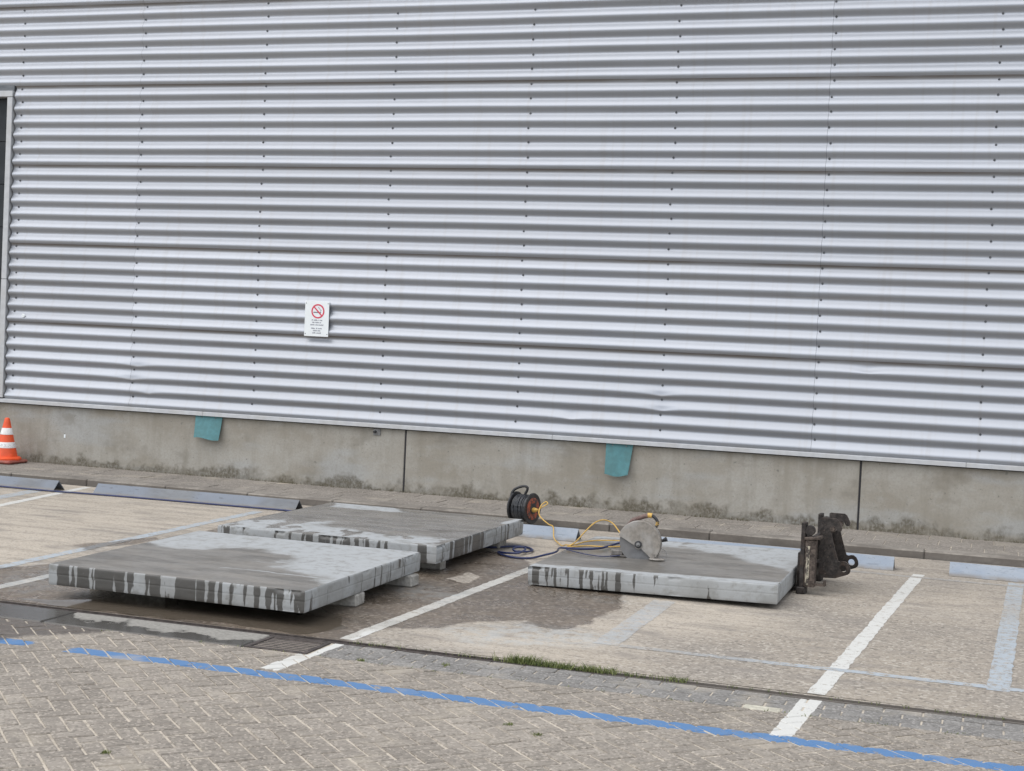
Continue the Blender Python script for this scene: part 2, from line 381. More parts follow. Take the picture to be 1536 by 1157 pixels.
# --- slab concrete: wet / dust attributes, run marks
t = NT('slab_concrete'); wet = t.attr('wet'); dust = t.attr('dust'); pud = t.attr('puddle')
n = t.noise(55, 6, .65); fine = t.noise(230, 3, .7); cl_ = t.noise(3.2, 5, .62)
c = t.mix(t.mr(cl_, .3, .7), (.235, .238, .230), (.30, .305, .302))
c = t.mix(t.mr(n, .4, .7, 0, .3), c, (.25, .245, .23))
c = t.mix(t.ma('MULTIPLY', dust, t.mr(t.noise(14, 6, .7), .3, .55)), c, (.365, .382, .392))
c = t.mix(t.mr(t.noise(90, 3, .7), .66, .74, 0, .5), c, (.14, .135, .125))
wn_ = t.ma('ADD', t.ma('MULTIPLY', t.ma('SUBTRACT', t.noise(1, 5, .7, vec=t.scl(t.pos, (9, 24, 9))), .5), .9), t.ma('MULTIPLY', t.ma('SUBTRACT', t.noise(60, 3, .7), .5), .45))
wm = t.mr(t.ma('ADD', wet, wn_), .30, .72)
wc = t.mix(t.mr(t.noise(2.6, 4, .65, vec=t.scl(t.pos, (.8, 2.4, 1))), .3, .7), (.115, .106, .094), (.215, .20, .18)); wc = t.mix(t.mr(t.noise(31, 3, .7), .56, .72, 0, .5), wc, (.085, .078, .07))
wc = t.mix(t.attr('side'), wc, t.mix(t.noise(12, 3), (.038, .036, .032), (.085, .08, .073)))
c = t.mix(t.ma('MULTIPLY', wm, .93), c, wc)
film = t.ma('MULTIPLY', t.ma('MAXIMUM', pud, t.ma('MULTIPLY', wm, .55)), t.mr(t.noise(4, 4, .55), .36, .56))
t.bump(t.mixf(t.mr(pud, .5, .9), t.ma('ADD', t.ma('MULTIPLY', n, .5), t.ma('MULTIPLY', fine, .4)), .45), .3, .004)
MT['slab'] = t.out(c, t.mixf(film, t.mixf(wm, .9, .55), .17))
MT['block'] = basic('support_block_concrete', (.36, .35, .325), .9, 0, .2, 40, (.16, .15, .13), .6)

# --- metal of wheel stops
def stop_material(name, c0, c1, metal, rough, blue):
    t = NT(name); x, y, z = t.xyz(); n = t.noise(1, 6, .65, vec=t.scl(t.pos, (3, 3, 9))); f = t.noise(60, 4, .6); big = t.noise(1.3, 4, .6)
    c = t.mix(t.mr(n, .35, .68), c0, c1); c = t.mix(t.mr(big, .42, .64, 0, .65), c, blue)
    c = t.mix(t.mr(f, .60, .72, 0, .5), c, (.14, .13, .125)); sc_ = t.noise(1, 3, .7, vec=t.scl(t.pos, (7, 40, 16)))
    c = t.mix(t.mr(sc_, .58, .7, 0, .55), c, tuple(v*.55 for v in c0)); c = t.mix(t.ma('MULTIPLY', t.mr(z, .045, .0), t.mr(t.noise(9, 3), .3, .6, .3, .9)), c, (.20, .175, .145)); t.bump(n, .2, .004)
    return t.out(c, t.mr(n, .3, .7, rough-.08, rough+.15), metal)
MT['stop_steel'] = stop_material('weathered_galvanised_angle', (.105, .113, .125), (.185, .197, .212), .35, .5, (.17, .20, .25))
MT['stop_blue'] = stop_material('pale_blue_painted_angle', (.24, .28, .335), (.315, .35, .395), .0, .65, (.21, .26, .335))
MT['teal'] = basic('teal_flap', (.066, .195, .215), .62, 0, .1, 22, (.08, .16, .16), .4)
MT['orange'] = basic('cone_orange', (.80, .095, .022), .5, 0, .1, 12, (.5, .09, .04), .4)
MT['cone_base'] = basic('cone_base_red_brown', (.30, .075, .055), .7, 0, .2, 14, (.2, .12, .09), .5)
t = NT('cone_white_sleeve'); x, y, z = t.xyz(); k = t.noise(1, 5, .8, vec=t.scl(t.pos, (55, 55, 120)))
m = t.ma('MULTIPLY', t.mr(k, .52, .6), t.ma('MULTIPLY', t.mr(z, .255, .265), t.mr(z, .312, .30)))
MT['cone_white'] = t.out(t.mix(t.ma('MULTIPLY', m, .75), t.mix(t.mr(t.noise(20), .4, .7), (.68, .67, .66), (.78, .775, .77)), (.16, .16, .22)), .5)
MT['sign'] = basic('sign_white', (.76, .80, .82), .45, 0, .03, 10)
MT['sign_red'] = basic('sign_red', (.60, .045, .09), .5, 0, .05)
MT['sign_grey'] = basic('sign_dark_print', (.16, .16, .19), .6, 0, .1)
MT['sign_text'] = basic('sign_text_print', (.27, .28, .33), .6, 0, .1)
MT['hose'] = basic('blue_hose', (.016, .026, .095), .45, 0, .2, 30, (.06, .068, .12), .5)
MT['yellow'] = basic('yellow_cable', (.56, .35, .085), .5, 0, .12, 40, (.50, .33, .10), .5)
MT['black'] = basic('black_rubber', (.022, .023, .026), .5, 0, .3, 40, (.075, .072, .07), .5)
MT['cord'] = basic('dark_grey_cord', (.035, .038, .044), .5, 0, .3, 60, (.09, .09, .09), .6)
MT['rust_orange'] = basic('orange_socket_plate', (.30, .075, .04), .7, 0, .35, 190, (.05, .045, .042), .95)
MT['guard'] = basic('slurry_covered_steel', (.25, .228, .20), .65, .1, .2, 30, (.40, .39, .375), .6)
MT['blade'] = basic('wet_blade_steel', (.165, .168, .175), .55, .2, .15, 30, (.21, .205, .20), .6)
MT['saw_body'] = basic('dirty_saw_body', (.15, .14, .13), .65, 0, .3, 40, (.32, .29, .26), .6)
MT['grip'] = basic('taped_brown_grip', (.115, .065, .058), .7, 0, .35, 80, (.28, .22, .19), .4)
t = NT('rusty_black_steel'); n = t.noise(26, 6, .7); b2 = t.noise(5, 5, .65)
c = t.mix(t.mr(n, .35, .7), (.022, .019, .018), (.062, .053, .048)); c = t.mix(t.mr(b2, .5, .72, 0, .6), c, (.085, .055, .038)); c = t.mix(t.mr(t.noise(70, 4), .62, .74, 0, .6), c, (.19, .145, .11))
t.bump(n, .35, .003); MT['rust'] = t.out(c, t.mr(b2, .3, .7, .5, .8), .35)
t = NT('rust_worn_lit_edge_steel'); n = t.noise(30, 6, .7); c = t.mix(t.mr(n, .35, .68), (.042, .032, .027), (.135, .108, .09)); t.bump(n, .4, .003); MT['rust2'] = t.out(c, .75, .25)
t = NT('flaked_white_paint_on_steel'); n = t.noise(1, 6, .75, vec=t.scl(t.pos, (30, 30, 12))); c = t.mix(t.mr(n, .42, .55), (.055, .045, .04), (.44, .40, .31)); t.bump(n, .4, .003); MT['flaky'] = t.out(c, .75)
t = NT('drain_steel'); n = t.noise(20, 5, .65); c = t.mix(t.mr(n, .3, .7), (.034, .028, .026), (.085, .07, .064)); t.bump(n, .3, .003); c = t.mix(t.ma('MULTIPLY', t.mr(t.xyz()[0], -2.7, -1.2), .7), c, (.15, .135, .118)); MT['drain'] = t.out(c, .8, .0)
t = NT('grass_blade'); r = t.attr('rnd'); c = t.mix(r, (.06, .095, .022), (.21, .23, .08)); MT['grass'] = t.out(c, .6)
t = NT('dry_weed'); r = t.attr('rnd'); MT['dry_weed'] = t.out(t.mix(r, (.07, .065, .03), (.17, .14, .075)), .8)
t = NT('asphalt'); n = t.noise(80, 4, .7); b2 = t.noise(.5, 4); c = t.mix(t.mr(n, .3, .7), (.20, .185, .165), (.30, .275, .245)); c = t.mix(t.mr(b2, .4, .6, 0, .5), c, (.22, .205, .185)); t.bump(n, .4, .005); MT['asphalt'] = t.out(c, .9)
MT['zinc'] = basic('zinc_bracket', (.22, .22, .22), .5, .5, .2, 40)
MT['void'] = basic('dark_void', (.01, .01, .01), .9)

# =================================================================== THE SETTING
# far ground
me, _, _ = grid_mesh('ground', np.array([-900, -60, -20, 20, 60, 900.]), np.array([-900, -60, -20, -9, 0, 60, 900.]), -.06)
tag(link('ground', me, MT['asphalt']), kind='structure')

# lot attributes ---------------------------------------------------
WET = [(-7.1, -7.0), (-6.95, -6.3), (-6.72, -5.9), (-6.74, -3.3), (-6.6, -2.0), (-5.0, -2.3), (-4.5, -2.95), (-4.1, -3.25), (-3.66, -3.62), (-3.5, -3.9), (-3.3, -4.4), (-2.64, -4.5),
       (-2.5, -5.3), (-2.47, -6.0), (-2.62, -6.3), (-2.95, -6.1), (-3.24, -6.36), (-3.38, -6.62), (-3.62, -7.1), (-3.72, -7.6), (-9.0, -7.6), (-9.0, -7.15)]
PUD = [(-6.1, -7.20), (-5.7, -7.0), (-5.4, -6.3), (-4.3, -6.3), (-3.98, -6.78), (-3.80, -7.0), (-4.02, -7.25), (-4.8, -7.26), (-5.6, -7.3)]
RESI = [[(-4.15, -5.45), (-4.02, -5.1), (-3.72, -5.25), (-3.6, -5.5), (-3.7, -5.8), (-3.97, -5.72)], [(-3.35, -6.7), (-2.9, -6.25), (-2.2, -6.3), (-2.3, -6.75), (-3.0, -7.0)],
        [(-3.6, -2.6), (-3.2, -2.0), (-1.4, -2.2), (-1.4, -2.8), (-3.2, -3.0)], [(-6.75, -6.3), (-6.6, -5.7), (-6.1, -5.6), (-6.2, -6.9), (-6.5, -7.0)]]
DRYS = [(-3.93, -4.85), (-3.92, -4.45), (-3.76, -4.65), (-3.72, -5.02)]
BROWN = [[(-7.2, -5.0), (-6.9, -4.2), (-6.7, -4.4), (-6.9, -5.3)], [(-6.75, -3.3), (-6.5, -2.7), (-6.2, -2.8), (-6.3, -3.6)]]
def lot_attrs(me, x, y):
    wet = pmask(x, y, WET, .13, .16, 2.2, 3)
    wet = np.maximum(wet, .62*pmask(x, y, [(-3.9, -2.75), (-4.3, -2.6), (-4.35, -2.95), (-3.95, -3.0)], .1, .08, 5, 9))
    for p in BROWN: wet = np.maximum(wet, .75*pmask(x, y, p, .12, .12, 3, 8))
    wet = wet*(1-.9*pmask(x, y, DRYS, .05, .06, 6, 21))
    wet = wet*(1-.35*pmask(x, y, RESI[0], .08, .1, 4, 13))
    pud = pmask(x, y, PUD, .07, .10, 3.0, 4)
    res = np.zeros_like(x)
    for i, p in enumerate(RESI): res = np.maximum(res, pmask(x, y, p, .15, .15, 3, 30+i)*(1 if i != 1 else .6))
    res = np.maximum(res, .8*wet*sst(.55, .7, fbm(x*1.6+4, y*1.6, 4, 77)))
    sand = sst(-4.9, -3.4, y)*.75*(1-.45*sst(-2.0, -.3, x))
    sand = np.maximum(sand, .95*sst(-6.4, -7.2, x))
    sand = np.maximum(sand, .95*pmask(x, y, [(-3.5, -7.0), (-3.0, -6.3), (-2.6, -6.4), (-2.45, -6.0), (-2.4, -5.2), (-2.5, -4.6), (-1.6, -4.6), (-1.2, -5.6), (-2.0, -6.3), (-1.9, -7.0), (-2.6, -7.3)], .3, .25, 2, 40))
    sand = np.maximum(sand, .6*pmask(x, y, [(-.8, -3.0), (.1, -3.2), (.1, -4.6), (-.8, -4.4)], .3, .2, 2, 44))
    sand = np.clip(sand*(.72+.55*fbm(x*1.4, y*3.2, 4, 60)), 0, 1)
    for k, v in (('wet', wet), ('puddle', pud), ('residue', res), ('sand', sand)): setattr_f(me, k, v)
    return wet
xs = np.concatenate([[-30, -22, -17, -14, -12.5], np.arange(-11.6, .75, .022), np.linspace(1.2, 6, 12), [8, 12, 20]])
ys = np.arange(-7.30, -1.31, .022)
me, X, Y = grid_mesh('parking_lot', xs, ys); lot_attrs(me, X, Y)
zz = (fbm(X*.8, Y*.8, 3, 70)-.5)*.006
co = np.stack([X, Y, zz], -1).astype(np.float32); me.vertices.foreach_set('co', co.ravel())
me.polygons.foreach_set('use_smooth', [True]*len(me.polygons))
tag(link('parking_lot', me, MT['lot']), kind='structure')

def line_strip(name, a, b, width, mat, z=.0065, seg=.03, fade=None):
    a = np.array(a); b = np.array(b); L = np.hypot(*(b-a)); t_ = (b-a)/L; nrm = np.array([-t_[1], t_[0]])
    us = np.linspace(0, L, int(L/seg)+2); vs_ = np.linspace(-.5, .5, 7)
    me, U, V = grid_mesh(name, us, vs_)
    x = a[0]+t_[0]*U+nrm[0]*V*width; y = a[1]+t_[1]*U+nrm[1]*V*width
    ed = np.where(np.abs(V) > .49, (fbm(x*14, y*14, 3, 5)-.5)*.02*np.sign(V), 0)
    x = x+nrm[0]*ed; y = y+nrm[1]*ed
    me.vertices.foreach_set('co', np.stack([x, y, np.full_like(x, z*.2)+(fbm(x*.8, y*.8, 3, 70)-.5)*.006], -1).astype(np.float32).ravel())
    lot_attrs(me, x, y)
    p = np.ones_like(U) if fade is None else np.interp(U/L, fade[0], fade[1])
    setattr_f(me, 'paint', p); me.update()
    return tag(link(name, me, mat), kind='structure')
line_strip('white_line', (-.59, -2.35), (-.874, -7.29), .10, MT['white_line'])
line_strip('white_line', (-3.50, -2.9), (-3.679, -7.29), .10, MT['white_line'], fade=([0, .3, .45, 1], [.75, .9, 1, 1]))
line_strip('white_line', (-6.42, -2.4), (-6.45, -7.29), .10, MT['white_line'], fade=([0, .55, .75, 1], [.6, .8, 1, .8]))
line_strip('white_line', (-9.53, -1.38), (-9.18, -3.6), .10, MT['white_line'])
line_strip('pale_blue_line', (-7.03, -2.1), (-6.95, -6.6), .11, MT['pale_line'], z=.0085)
line_strip('pale_blue_line', (-9.75, -1.9), (-9.45, -4.2), .16, MT['pale_line'], fade=([0, 1], [.85, .9]))
line_strip('pale_blue_line', (.20, -2.35), (.07, -6.68), .125, MT['pale_line'], fade=([0, .2, .35, .5, 1], [.9, .8, .45, .95, 1]))
line_strip('pale_blue_line', (-2.25, -4.86), (-2.24, -6.62), .16, MT['pale_line'], fade=([0, .3, 1], [.4, .55, .5]))
line_strip('pale_blue_line', (-2.15, -6.60), (3.5, -6.60), .085, MT['pale_line'], z=.0085, fade=([0, .12, .2, 1], [.3, .5, .95, 1]))
line_strip('pale_blue_line', (-1.2, -2.52), (3.5, -2.52), .09, MT['pale_line'], z=.0085, fade=([0, 1], [.25, .3]))

# slot drain along the lot edge -------------------------------------
b = MB()
b.box(-30, 20, -7.405, -7.345, -.05, -.010, 0); b.box(-30, 20, -7.345, -7.336, -.05, .001); b.box(-30, 20, -7.414, -7.405, -.05, .0)
o = tag(b.build('slot_drain', MT['drain']), kind='structure')
me, X, Y = grid_mesh('mud_strip', np.arange(-12, 4, .05), np.linspace(-7.337, -7.299, 3), -.001)
lot_attrs(me, X, Y); tag(link('lot_edge', me, MT['lot']), kind='structure')

# paver bed + bricks --------------------------------------------------
me, _, _ = grid_mesh('paver_road', np.array([-30, -6, 0, 20.]), np.array([-16, -11, -9, -7.415]), -.0055)
road = tag(link('paver_road', me, MT['sand']), kind='structure')
A_ = .0955; GAP = .0098
def piece_mesh(name, poly, h=.05, ch=.004, tilt=(0, 0), dz=0.0):
    """flat paver from a convex polygon (local, ccw): chamfered rim, top at z=0"""
    n = len(poly); c = np.mean(poly, 0); v = []
    P = np.array(poly)
    ins = []
    for i in range(n):
        dv = c-P[i]; L = np.hypot(*dv); ins.append(P[i]+dv/L*min(ch*1.5, L*.4))
    v += [(p[0], p[1], -h) for p in P]+[(p[0], p[1], -ch*.8) for p in P]+[(p[0], p[1], 0) for p in ins]
    v = [(p[0], p[1], p[2]+tilt[0]*p[0]+tilt[1]*p[1]+dz) for p in v]
    f = [[i, (i+1) % n, n+(i+1) % n, n+i] for i in range(n)]+[[n+i, n+(i+1) % n, 2*n+(i+1) % n, 2*n+i] for i in range(n)]+[list(range(2*n, 3*n))]
    return v, f
def rect(w, h): return [(-w/2, -h/2), (w/2, -h/2), (w/2, h/2), (-w/2, h/2)]
def inset_rect(w, h): return rect(w-GAP, h-GAP)
v, f = piece_mesh('brick', inset_rect(2*A_, A_), ch=.006); brick_me = pydata('brick', v, f); brick_me.materials.append(MT['brick'])
def clip(poly, ymax):
    out = []
    for i in range(len(poly)):
        a, b_ = poly[i], poly[(i+1) % len(poly)]
        if a[1] <= ymax: out.append(a)
        if (a[1] <= ymax) != (b_[1] <= ymax):
            t_ = (ymax-a[1])/(b_[1]-a[1]); out.append((a[0]+(b_[0]-a[0])*t_, ymax))
    return out
# visible test (frame with a small margin) through the camera model
def to_px(x, y, z=0.0):
    q = Vector((x, y, z))-M.translation; dz_ = q.dot(f_)
    if dz_ < .1: return None
    return 768+2230*q.dot(r_)/dz_, 578.5-2230*q.dot(u_)/dz_
OX, OY = -3.915, -10.158          # a joint corner seen in the photograph
YH = -7.79
cand = []
c45 = math.cos(PI/4)
for i in range(-110, 110):
    for j in range(-110, 110):
        k = (i-j) % 4
        if k == 0: cx_, cy_, rot = (i+1)*A_, (j+.5)*A_, 0
        elif k == 3: cx_, cy_, rot = (i+.5)*A_, (j+1)*A_, PI/2
        else: continue
        x = OX+(cx_+cy_)*c45; y = OY+(-cx_+cy_)*c45
        if y > YH+.1 or y < -12.2 or x < -9 or x > 4: continue
        cand.append((x, y, rot-PI/4))
far_v, far_f, far_r = [], [], []
vis = []
for (x, y, a) in cand:
    p = to_px(x, y); on = p and -10 < p[0] < 1546 and p[1] < 1167
    vis.append((math.hypot(x, y+15.486), on, x, y, a))
vis.sort()
cnt = 0
for (dist, on, x, y, a) in vis:
    ca, sa = math.cos(a), math.sin(a)
    poly = [(x+ca*p[0]-sa*p[1], y+sa*p[0]+ca*p[1]) for p in inset_rect(2*A_, A_)]
    cut = max(p[1] for p in poly) > YH
    if cut:
        poly = clip(poly, YH)
        if len(poly) < 3: continue
        ar = abs(sum(poly[i-1][0]*poly[i][1]-poly[i][0]*poly[i-1][1] for i in range(len(poly))))/2
        if ar < .0006: continue
    dz = random.gauss(0, .0011); tx, ty = random.gauss(0, .005), random.gauss(0, .005)
    if on and cnt < 300:
        cnt += 1
        if cut:
            v, f = piece_mesh('brick', [(p[0]-x, p[1]-y) for p in poly]); mm = pydata('brick', v, f); mm.materials.append(MT['brick'])
            link('brick', mm, None, road, (x, y, dz), (tx, ty, 0))
        else: link('brick', brick_me, None, road, (x+random.gauss(0, .0012), y+random.gauss(0, .0012), dz), (tx, ty, a+random.gauss(0, .010)))
    else:
        jx, jy = random.gauss(0, .0013), random.gauss(0, .0013); v, f = piece_mesh('b', [(p[0]-x+jx, p[1]-y+jy) for p in poly], tilt=(tx, ty), dz=dz); o_ = len(far_v)
        far_v += [(q[0]+x, q[1]+y, q[2]) for q in v]; far_f += [[q+o_ for q in g] for g in f]; far_r += [random.random()]*len(v)
me = pydata('brick_field', far_v, far_f); setattr_f(me, 'rnd', far_r)
tag(link('brick_field', me, MT['brick_far'], road), kind='stuff')
# grey edge bricks: four stretcher rows
v, f = piece_mesh('edge_brick', inset_rect(.2, A_)); eb_me = pydata('edge_brick', v, f); eb_me.materials.append(MT['edge_brick'])
pale_me = eb_me.copy(); pale_me.materials.clear(); pale_me.materials.append(MT['pale_brick'])
v, f = piece_mesh('edge_brick', inset_rect(.1, A_)); eh_me = pydata('edge_brick', v, f); eh_me.materials.append(MT['edge_brick'])
for r in range(4):
    y = -7.421-A_*(r+.5)*.965
    x = -3.60+(.1 if r % 2 else 0)
    if r % 2: link('edge_brick', eh_me, None, road, (-3.65, y, 0), (0, 0, 0))
    while x < 3.6:
        if x-.1 > -3.72: link('edge_brick', pale_me if (r == 3 and abs(x+1.10) < .08) else eb_me, None, road, (x, y, random.gauss(0, .0012)), (random.gauss(0, .006), random.gauss(0, .006), random.gauss(0, .006)))
        x += .2
# concrete gutter stones to the left
gm = []
x = -4.115
for i in range(9):
    L = (1.38, .98, 1.0)[min(i, 2)]
    b = MB(); b.box(x-L+.006, x-.006, -7.785, -7.421, -.06, .004+(.002 if i % 2 else 0), .008)
    b.build('gutter_stone', MT['gutter'], road); x -= L
# iron grate in the gutter
g = tag(empty('drain_grate', (-3.93, -7.60, 0)), 'dark slotted iron drain grate in the gutter beside the white line', 'drain grate')
b = MB(); b.box(-.185, .215, -.17, .17, -.06, -.035); b.build('pit', MT['void'], g)
b = MB(); b.box(-.185, -.155, -.17, .17, -.05, .003, .003); b.box(.185, .215, -.17, .17, -.05, .003, .003); b.box(-.155, .185, -.17, -.145, -.05, .002, .003); b.box(-.155, .185, .145, .17, -.05, .002, .003)
b.build('frame', MT['drain'], g)
for k in range(7):
    y0 = -.135+k*.0405
    b = MB(); b.box(-.153, .183, y0, y0+.024, -.045, -.002, .003); b.build('bar', MT['drain'], g)

# pavement with tiles and kerb -----------------------------------------
me, _, _ = grid_mesh('pavement', np.array([-30, -12, 0, 20.]), np.array([-1.12, -.5, 0.02]), .0628)
pav = tag(link('pavement', me, MT['sand']), kind='structure')
TW, TD = .303, .352
v, f = piece_mesh('paving_tile', rect(TW-.008, TD-.007), h=.04, ch=.004); tl_me = pydata('paving_tile', v, f); tl_me.materials.append(MT['tile'])
for r in range(3):
    y = -.012-TD*(r+.5); x = -13.6+(.12, .22, .04)[r]
    while x < 3:
        link('paving_tile', tl_me, None, pav, (x, y, .068+random.gauss(0, .0015)), (random.gauss(0, .006), random.gauss(0, .006), random.gauss(0, .004)))
        x += TW
b = MB(); b.box(-.4985, .4985, -1.295, -1.078, -.1, .076, .012); ks = b.build('kerb_stone', MT['kerb'], pav, (-14.1, 0, 0))
for i in range(1, 19):
    c_ = ks.copy(); COL.objects.link(c_); c_.location = (-14.1+i, random.gauss(0, .004), random.gauss(0, .0025))

# =================================================================== THE WAREHOUSE
B = tag(empty('warehouse', (0, 0, 0)), 'warehouse wall of horizontal corrugated silver metal cladding on a concrete plinth', 'building')
PITCH, AMP = .16, .0205
JX = (-9.905, -1.83)
DENTS = [(-9.80, 1.355, .030, .14), (-9.88, 1.195, .034, .16), (-3.42, 1.36, .030, .16), (-3.40, 1.205, .034, .16), (-9.64, 1.03, .014, .10), (-4.4, 1.06, .012, .12), (-1.3, 1.72, .008, .15)]
def sheet(x0, x1, z0, z1, row, over, side):
    nz = int(round((z1-z0)/PITCH*20))+1; zs = np.linspace(z0, z1, nz)
    step = .045; xs = np.linspace(x0, x1, max(3, int((x1-x0)/step)))
    me, Xg, Zg = grid_mesh('cladding_sheet', xs, zs)
    # crests at z0_lap + .036
    ph = 2*PI*(Zg-(.83+.036))/PITCH
    wob = (fbm(Xg*.35+row*9, Zg*.9, 3, 90+row)-.5)*.012
    ph = ph+2*PI*wob/PITCH
    s_ = np.cos(ph-.17*(1-np.cos(ph)))
    y = -AMP*s_
    y = y-(fbm(Xg*.8, Zg*2.5, 3, 50+row)-.5)*.005
    lapf = np.clip(1-(Zg-z0)/.10, 0, 1); y = y-.004*lapf
    zo = Zg.copy()
    for (dx, dzc, dep, wd) in DENTS:
        fall = np.exp(-np.abs(Xg-dx)/wd)*np.exp(-((Zg-dzc)/.045)**2)
        y = y+.55*dep*fall*(.35+.65*np.clip(s_, 0, 1)); zo = zo-.026*fall
    me.vertices.foreach_set('co', np.stack([Xg, y-.022, zo], -1).astype(np.float32).ravel())
    me.polygons.foreach_set('use_smooth', [True]*len(me.polygons)); me.update()
    o = link('cladding_sheet', me, MT['clad'], B)
    md = o.modifiers.new('thickness', 'SOLIDIFY'); md.thickness = .0015; md.offset = -1; md.use_rim = False
    return o
screw_bm = MB()
screw_bm.lathe([(.0125, 0), (.0125, .0025), (.0085, .003), (.0085, .0075), (.006, .009)], 8, Matrix.Rotation(PI/2, 4, 'X'))
COLS = [-9.881+1.6153*k for k in range(-5, 10)]
def add_screws(sh, x0, x1, z0, z1):
    b = MB(); k = 0
    zv = .83+.036-.0713; z = zv+math.ceil((z0-zv)/PITCH)*PITCH
    while z < z1-.01:
        for cx_ in COLS:
            if abs(cx_+11.496) < .05: cx_ = -11.585
            if x0+.01 < cx_ < x1-.005:
                px, pz = cx_+random.gauss(0, .006), z+random.gauss(0, .004)
                b.add([(q[0]+px, q[1]-.0045, q[2]+pz) for q in screw_bm.v], screw_bm.f); k += 1
        z += PITCH
    if k:
        o = b.build('screws', MT['screw'], sh); o['kind'] = 'stuff'
DOOR_X, DOOR_Z = -11.69, 4.585
for r in range(7):
    z0 = .83+.96*r if r else .80; z1 = .83+.96*(r+1)+.02
    for (x0, x1, sd_) in ((-20, JX[0], 0), (JX[0]+.0025, JX[1], 1), (JX[1]+.0025, 8, 2)):
        if x0 == -20 and r < 4: x0 = DOOR_X+.02
        sh = sheet(x0, x1, z0, z1, r, 0, sd_)
        add_screws(sh, x0, x1, .83+.96*r, .83+.96*(r+1))
# flashings
for (x0, x1) in ((-20, -8.893), (-8.889, -4.6), (-4.596, -.30), (-.296, 4.4), (4.404, 8)):
    b = MB(); b.prism([(0, .835), (-.052, .826), (-.056, .822), (-.058, .782), (-.050, .782), (-.048, .815), (0, .824)], (x0, 0, 0), (0, 1, 0), (0, 0, 1), (1, 0, 0), x1-x0)
    b.build('base_flashing', MT['flash'], B)
b = MB(); b.box(-20, 8, -.004, .3, .772, .83); b.build('wall_core', MT['gasket'], B)
# plinth panels
for (x0, x1) in ((-17.4, -6.342), (-6.322, -1.332), (-1.312, 3.68), (3.70, 8), (-20, -17.42)):
    b = MB(); b.box(x0, x1, 0, .2, -.05, .7715, .006); b.build('plinth_panel', MT['plinth'], B)
for x in (-6.332, -1.322):
    b = MB(); b.box(x-.009, x+.009, .006, .1, -.05, .771); b.build('joint_seal', MT['gasket'], B)
# door at the left: frame, leaf in the recess with panel joints
b = MB(); b.box(-11.765, -11.685, -.058, .25, .84, 2.30, .004); b.box(-11.762, -11.687, -.060, .25, 2.303, 4.53, .004); b.build('door_frame', MT['flash'], B)
b = MB(); b.box(-16.8, -11.685, -.064, .25, 4.533, 4.605, .004); b.build('door_lintel', MT['flash'], B)
b = MB(); b.box(-16.8, -11.685, -.030, .2, 4.607, 4.70, .003); b.build('lintel_trim', MT['stop_steel'], B)
dr = empty('door', (0, 0, 0)); dr.parent = B
b = MB(); b.box(-16.8, -11.69, .06, .12, .84, 4.53); 
dr_ = b.build('door_leaf', MT['door'], dr)
for k in range(7):
    b = MB(); b.box(-16.8, -11.768, .048, .0595, .845+k*.526, .845+k*.526+.515, .004); b.build('door_section', MT['door'], dr)
b = MB(); b.box(-20, 8, .25, .4, -.05, 7.5); b.build('inner_wall', MT['gasket'], B)
b = MB(); b.box(-20, 8, -.04, 12, 7.5, 7.7, .01); b.build('roof_edge', MT['flash'], B)
b = MB(); b.box(-20, 8, .4, 12, -.05, 7.49); b.build('hall', MT['asphalt'], B)

# small fittings on the wall
br = tag(empty('wall_bracket', (-6.68, 0, .735)), 'small zinc bracket under the white flashing near the left plinth joint', 'bracket')
b = MB(); b.box(-.045, .045, -.012, 0, -.045, .03, .003); b.build('plate', MT['zinc'], br)
b = MB(); b.lathe([(.016, 0), (.016, .03), (.01, .036)], 12, Matrix.Translation((-.018, -.012, -.005)) @ Matrix.Rotation(PI/2, 4, 'X')); b.build('bolt', MT['black'], br)
b = MB(); b.box(-10.818, -10.795, -.005, 0.0, .395, .438, .001)
tag(b.build('wall_tag', MT['sign']), 'tiny white tag stuck on the plinth right of the orange cone', 'tag')
b = MB(); b.lathe([(.022, 0), (.022, .008), (.012, .010), (.008, .006)], 16, Matrix.Translation((-11.43, -.042, 1.86)) @ Matrix.Rotation(PI/2, 4, 'X'))
tag(b.build('round_plug', MT['sign']), 'small round white cap on the corrugated cladding beside the door frame', 'plug')

# =================================================================== THINGS ON THE WALL
def flap(label, xl, xr, xl2, xr2, z0, out, seed):
    nx, nz = 10, 12; v = []; f = []
    for side in (0, 1):
        for j in range(nz+1):
            t_ = j/nz; z = .80-(.80-z0)*t_
            for i in range(nx+1):
                s_ = i/nx; x = (xl+(xr-xl)*s_)*(1-t_)+(xl2+(xr2-xl2)*s_)*t_
                y = -.016-out*t_**1.2-.012*math.sin(s_*3.1+seed)*t_-(.006 if side == 0 else 0)
                zz_ = z+.014*math.sin(s_*5+seed)*t_**3
                v.append((x, y, zz_))
    m = (nx+1)*(nz+1)
    for side in (0, 1):
        for j in range(nz):
            for i in range(nx):
                a = side*m+j*(nx+1)+i; q = [a, a+1, a+nx+2, a+nx+1]; f.append(q if side else q[::-1])
    for j in range(nz):
        for i in (0, nx):
            a = j*(nx+1)+i; q = [a, a+nx+1, m+a+nx+1, m+a]; f.append(q)
    for i in range(nx):
        a = nz*(nx+1)+i; f.append([a, a+1, m+a+1, m+a]); f.append([i, i+1, m+i+1, m+i])
    b = MB(); b.add(v, f); fo = tag(b.build('plastic_flap', MT['teal'], smooth=40), label, 'flap', 'teal flaps hanging below the cladding')
    for q in (.25, .75):
        b = MB(); b.lathe([(.007, 0), (.007, .003), (.004, .005)], 8, Matrix.Translation((xl+(xr-xl)*q, -.029, .762)) @ Matrix.Rotation(PI/2, 4, 'X')); b.build('rivet', MT['zinc'], fo)
    return fo
flap('teal flap hanging under the flashing nearer the cone, wider and squarer', -9.00, -8.64, -8.975, -8.655, .515, .065, .6)
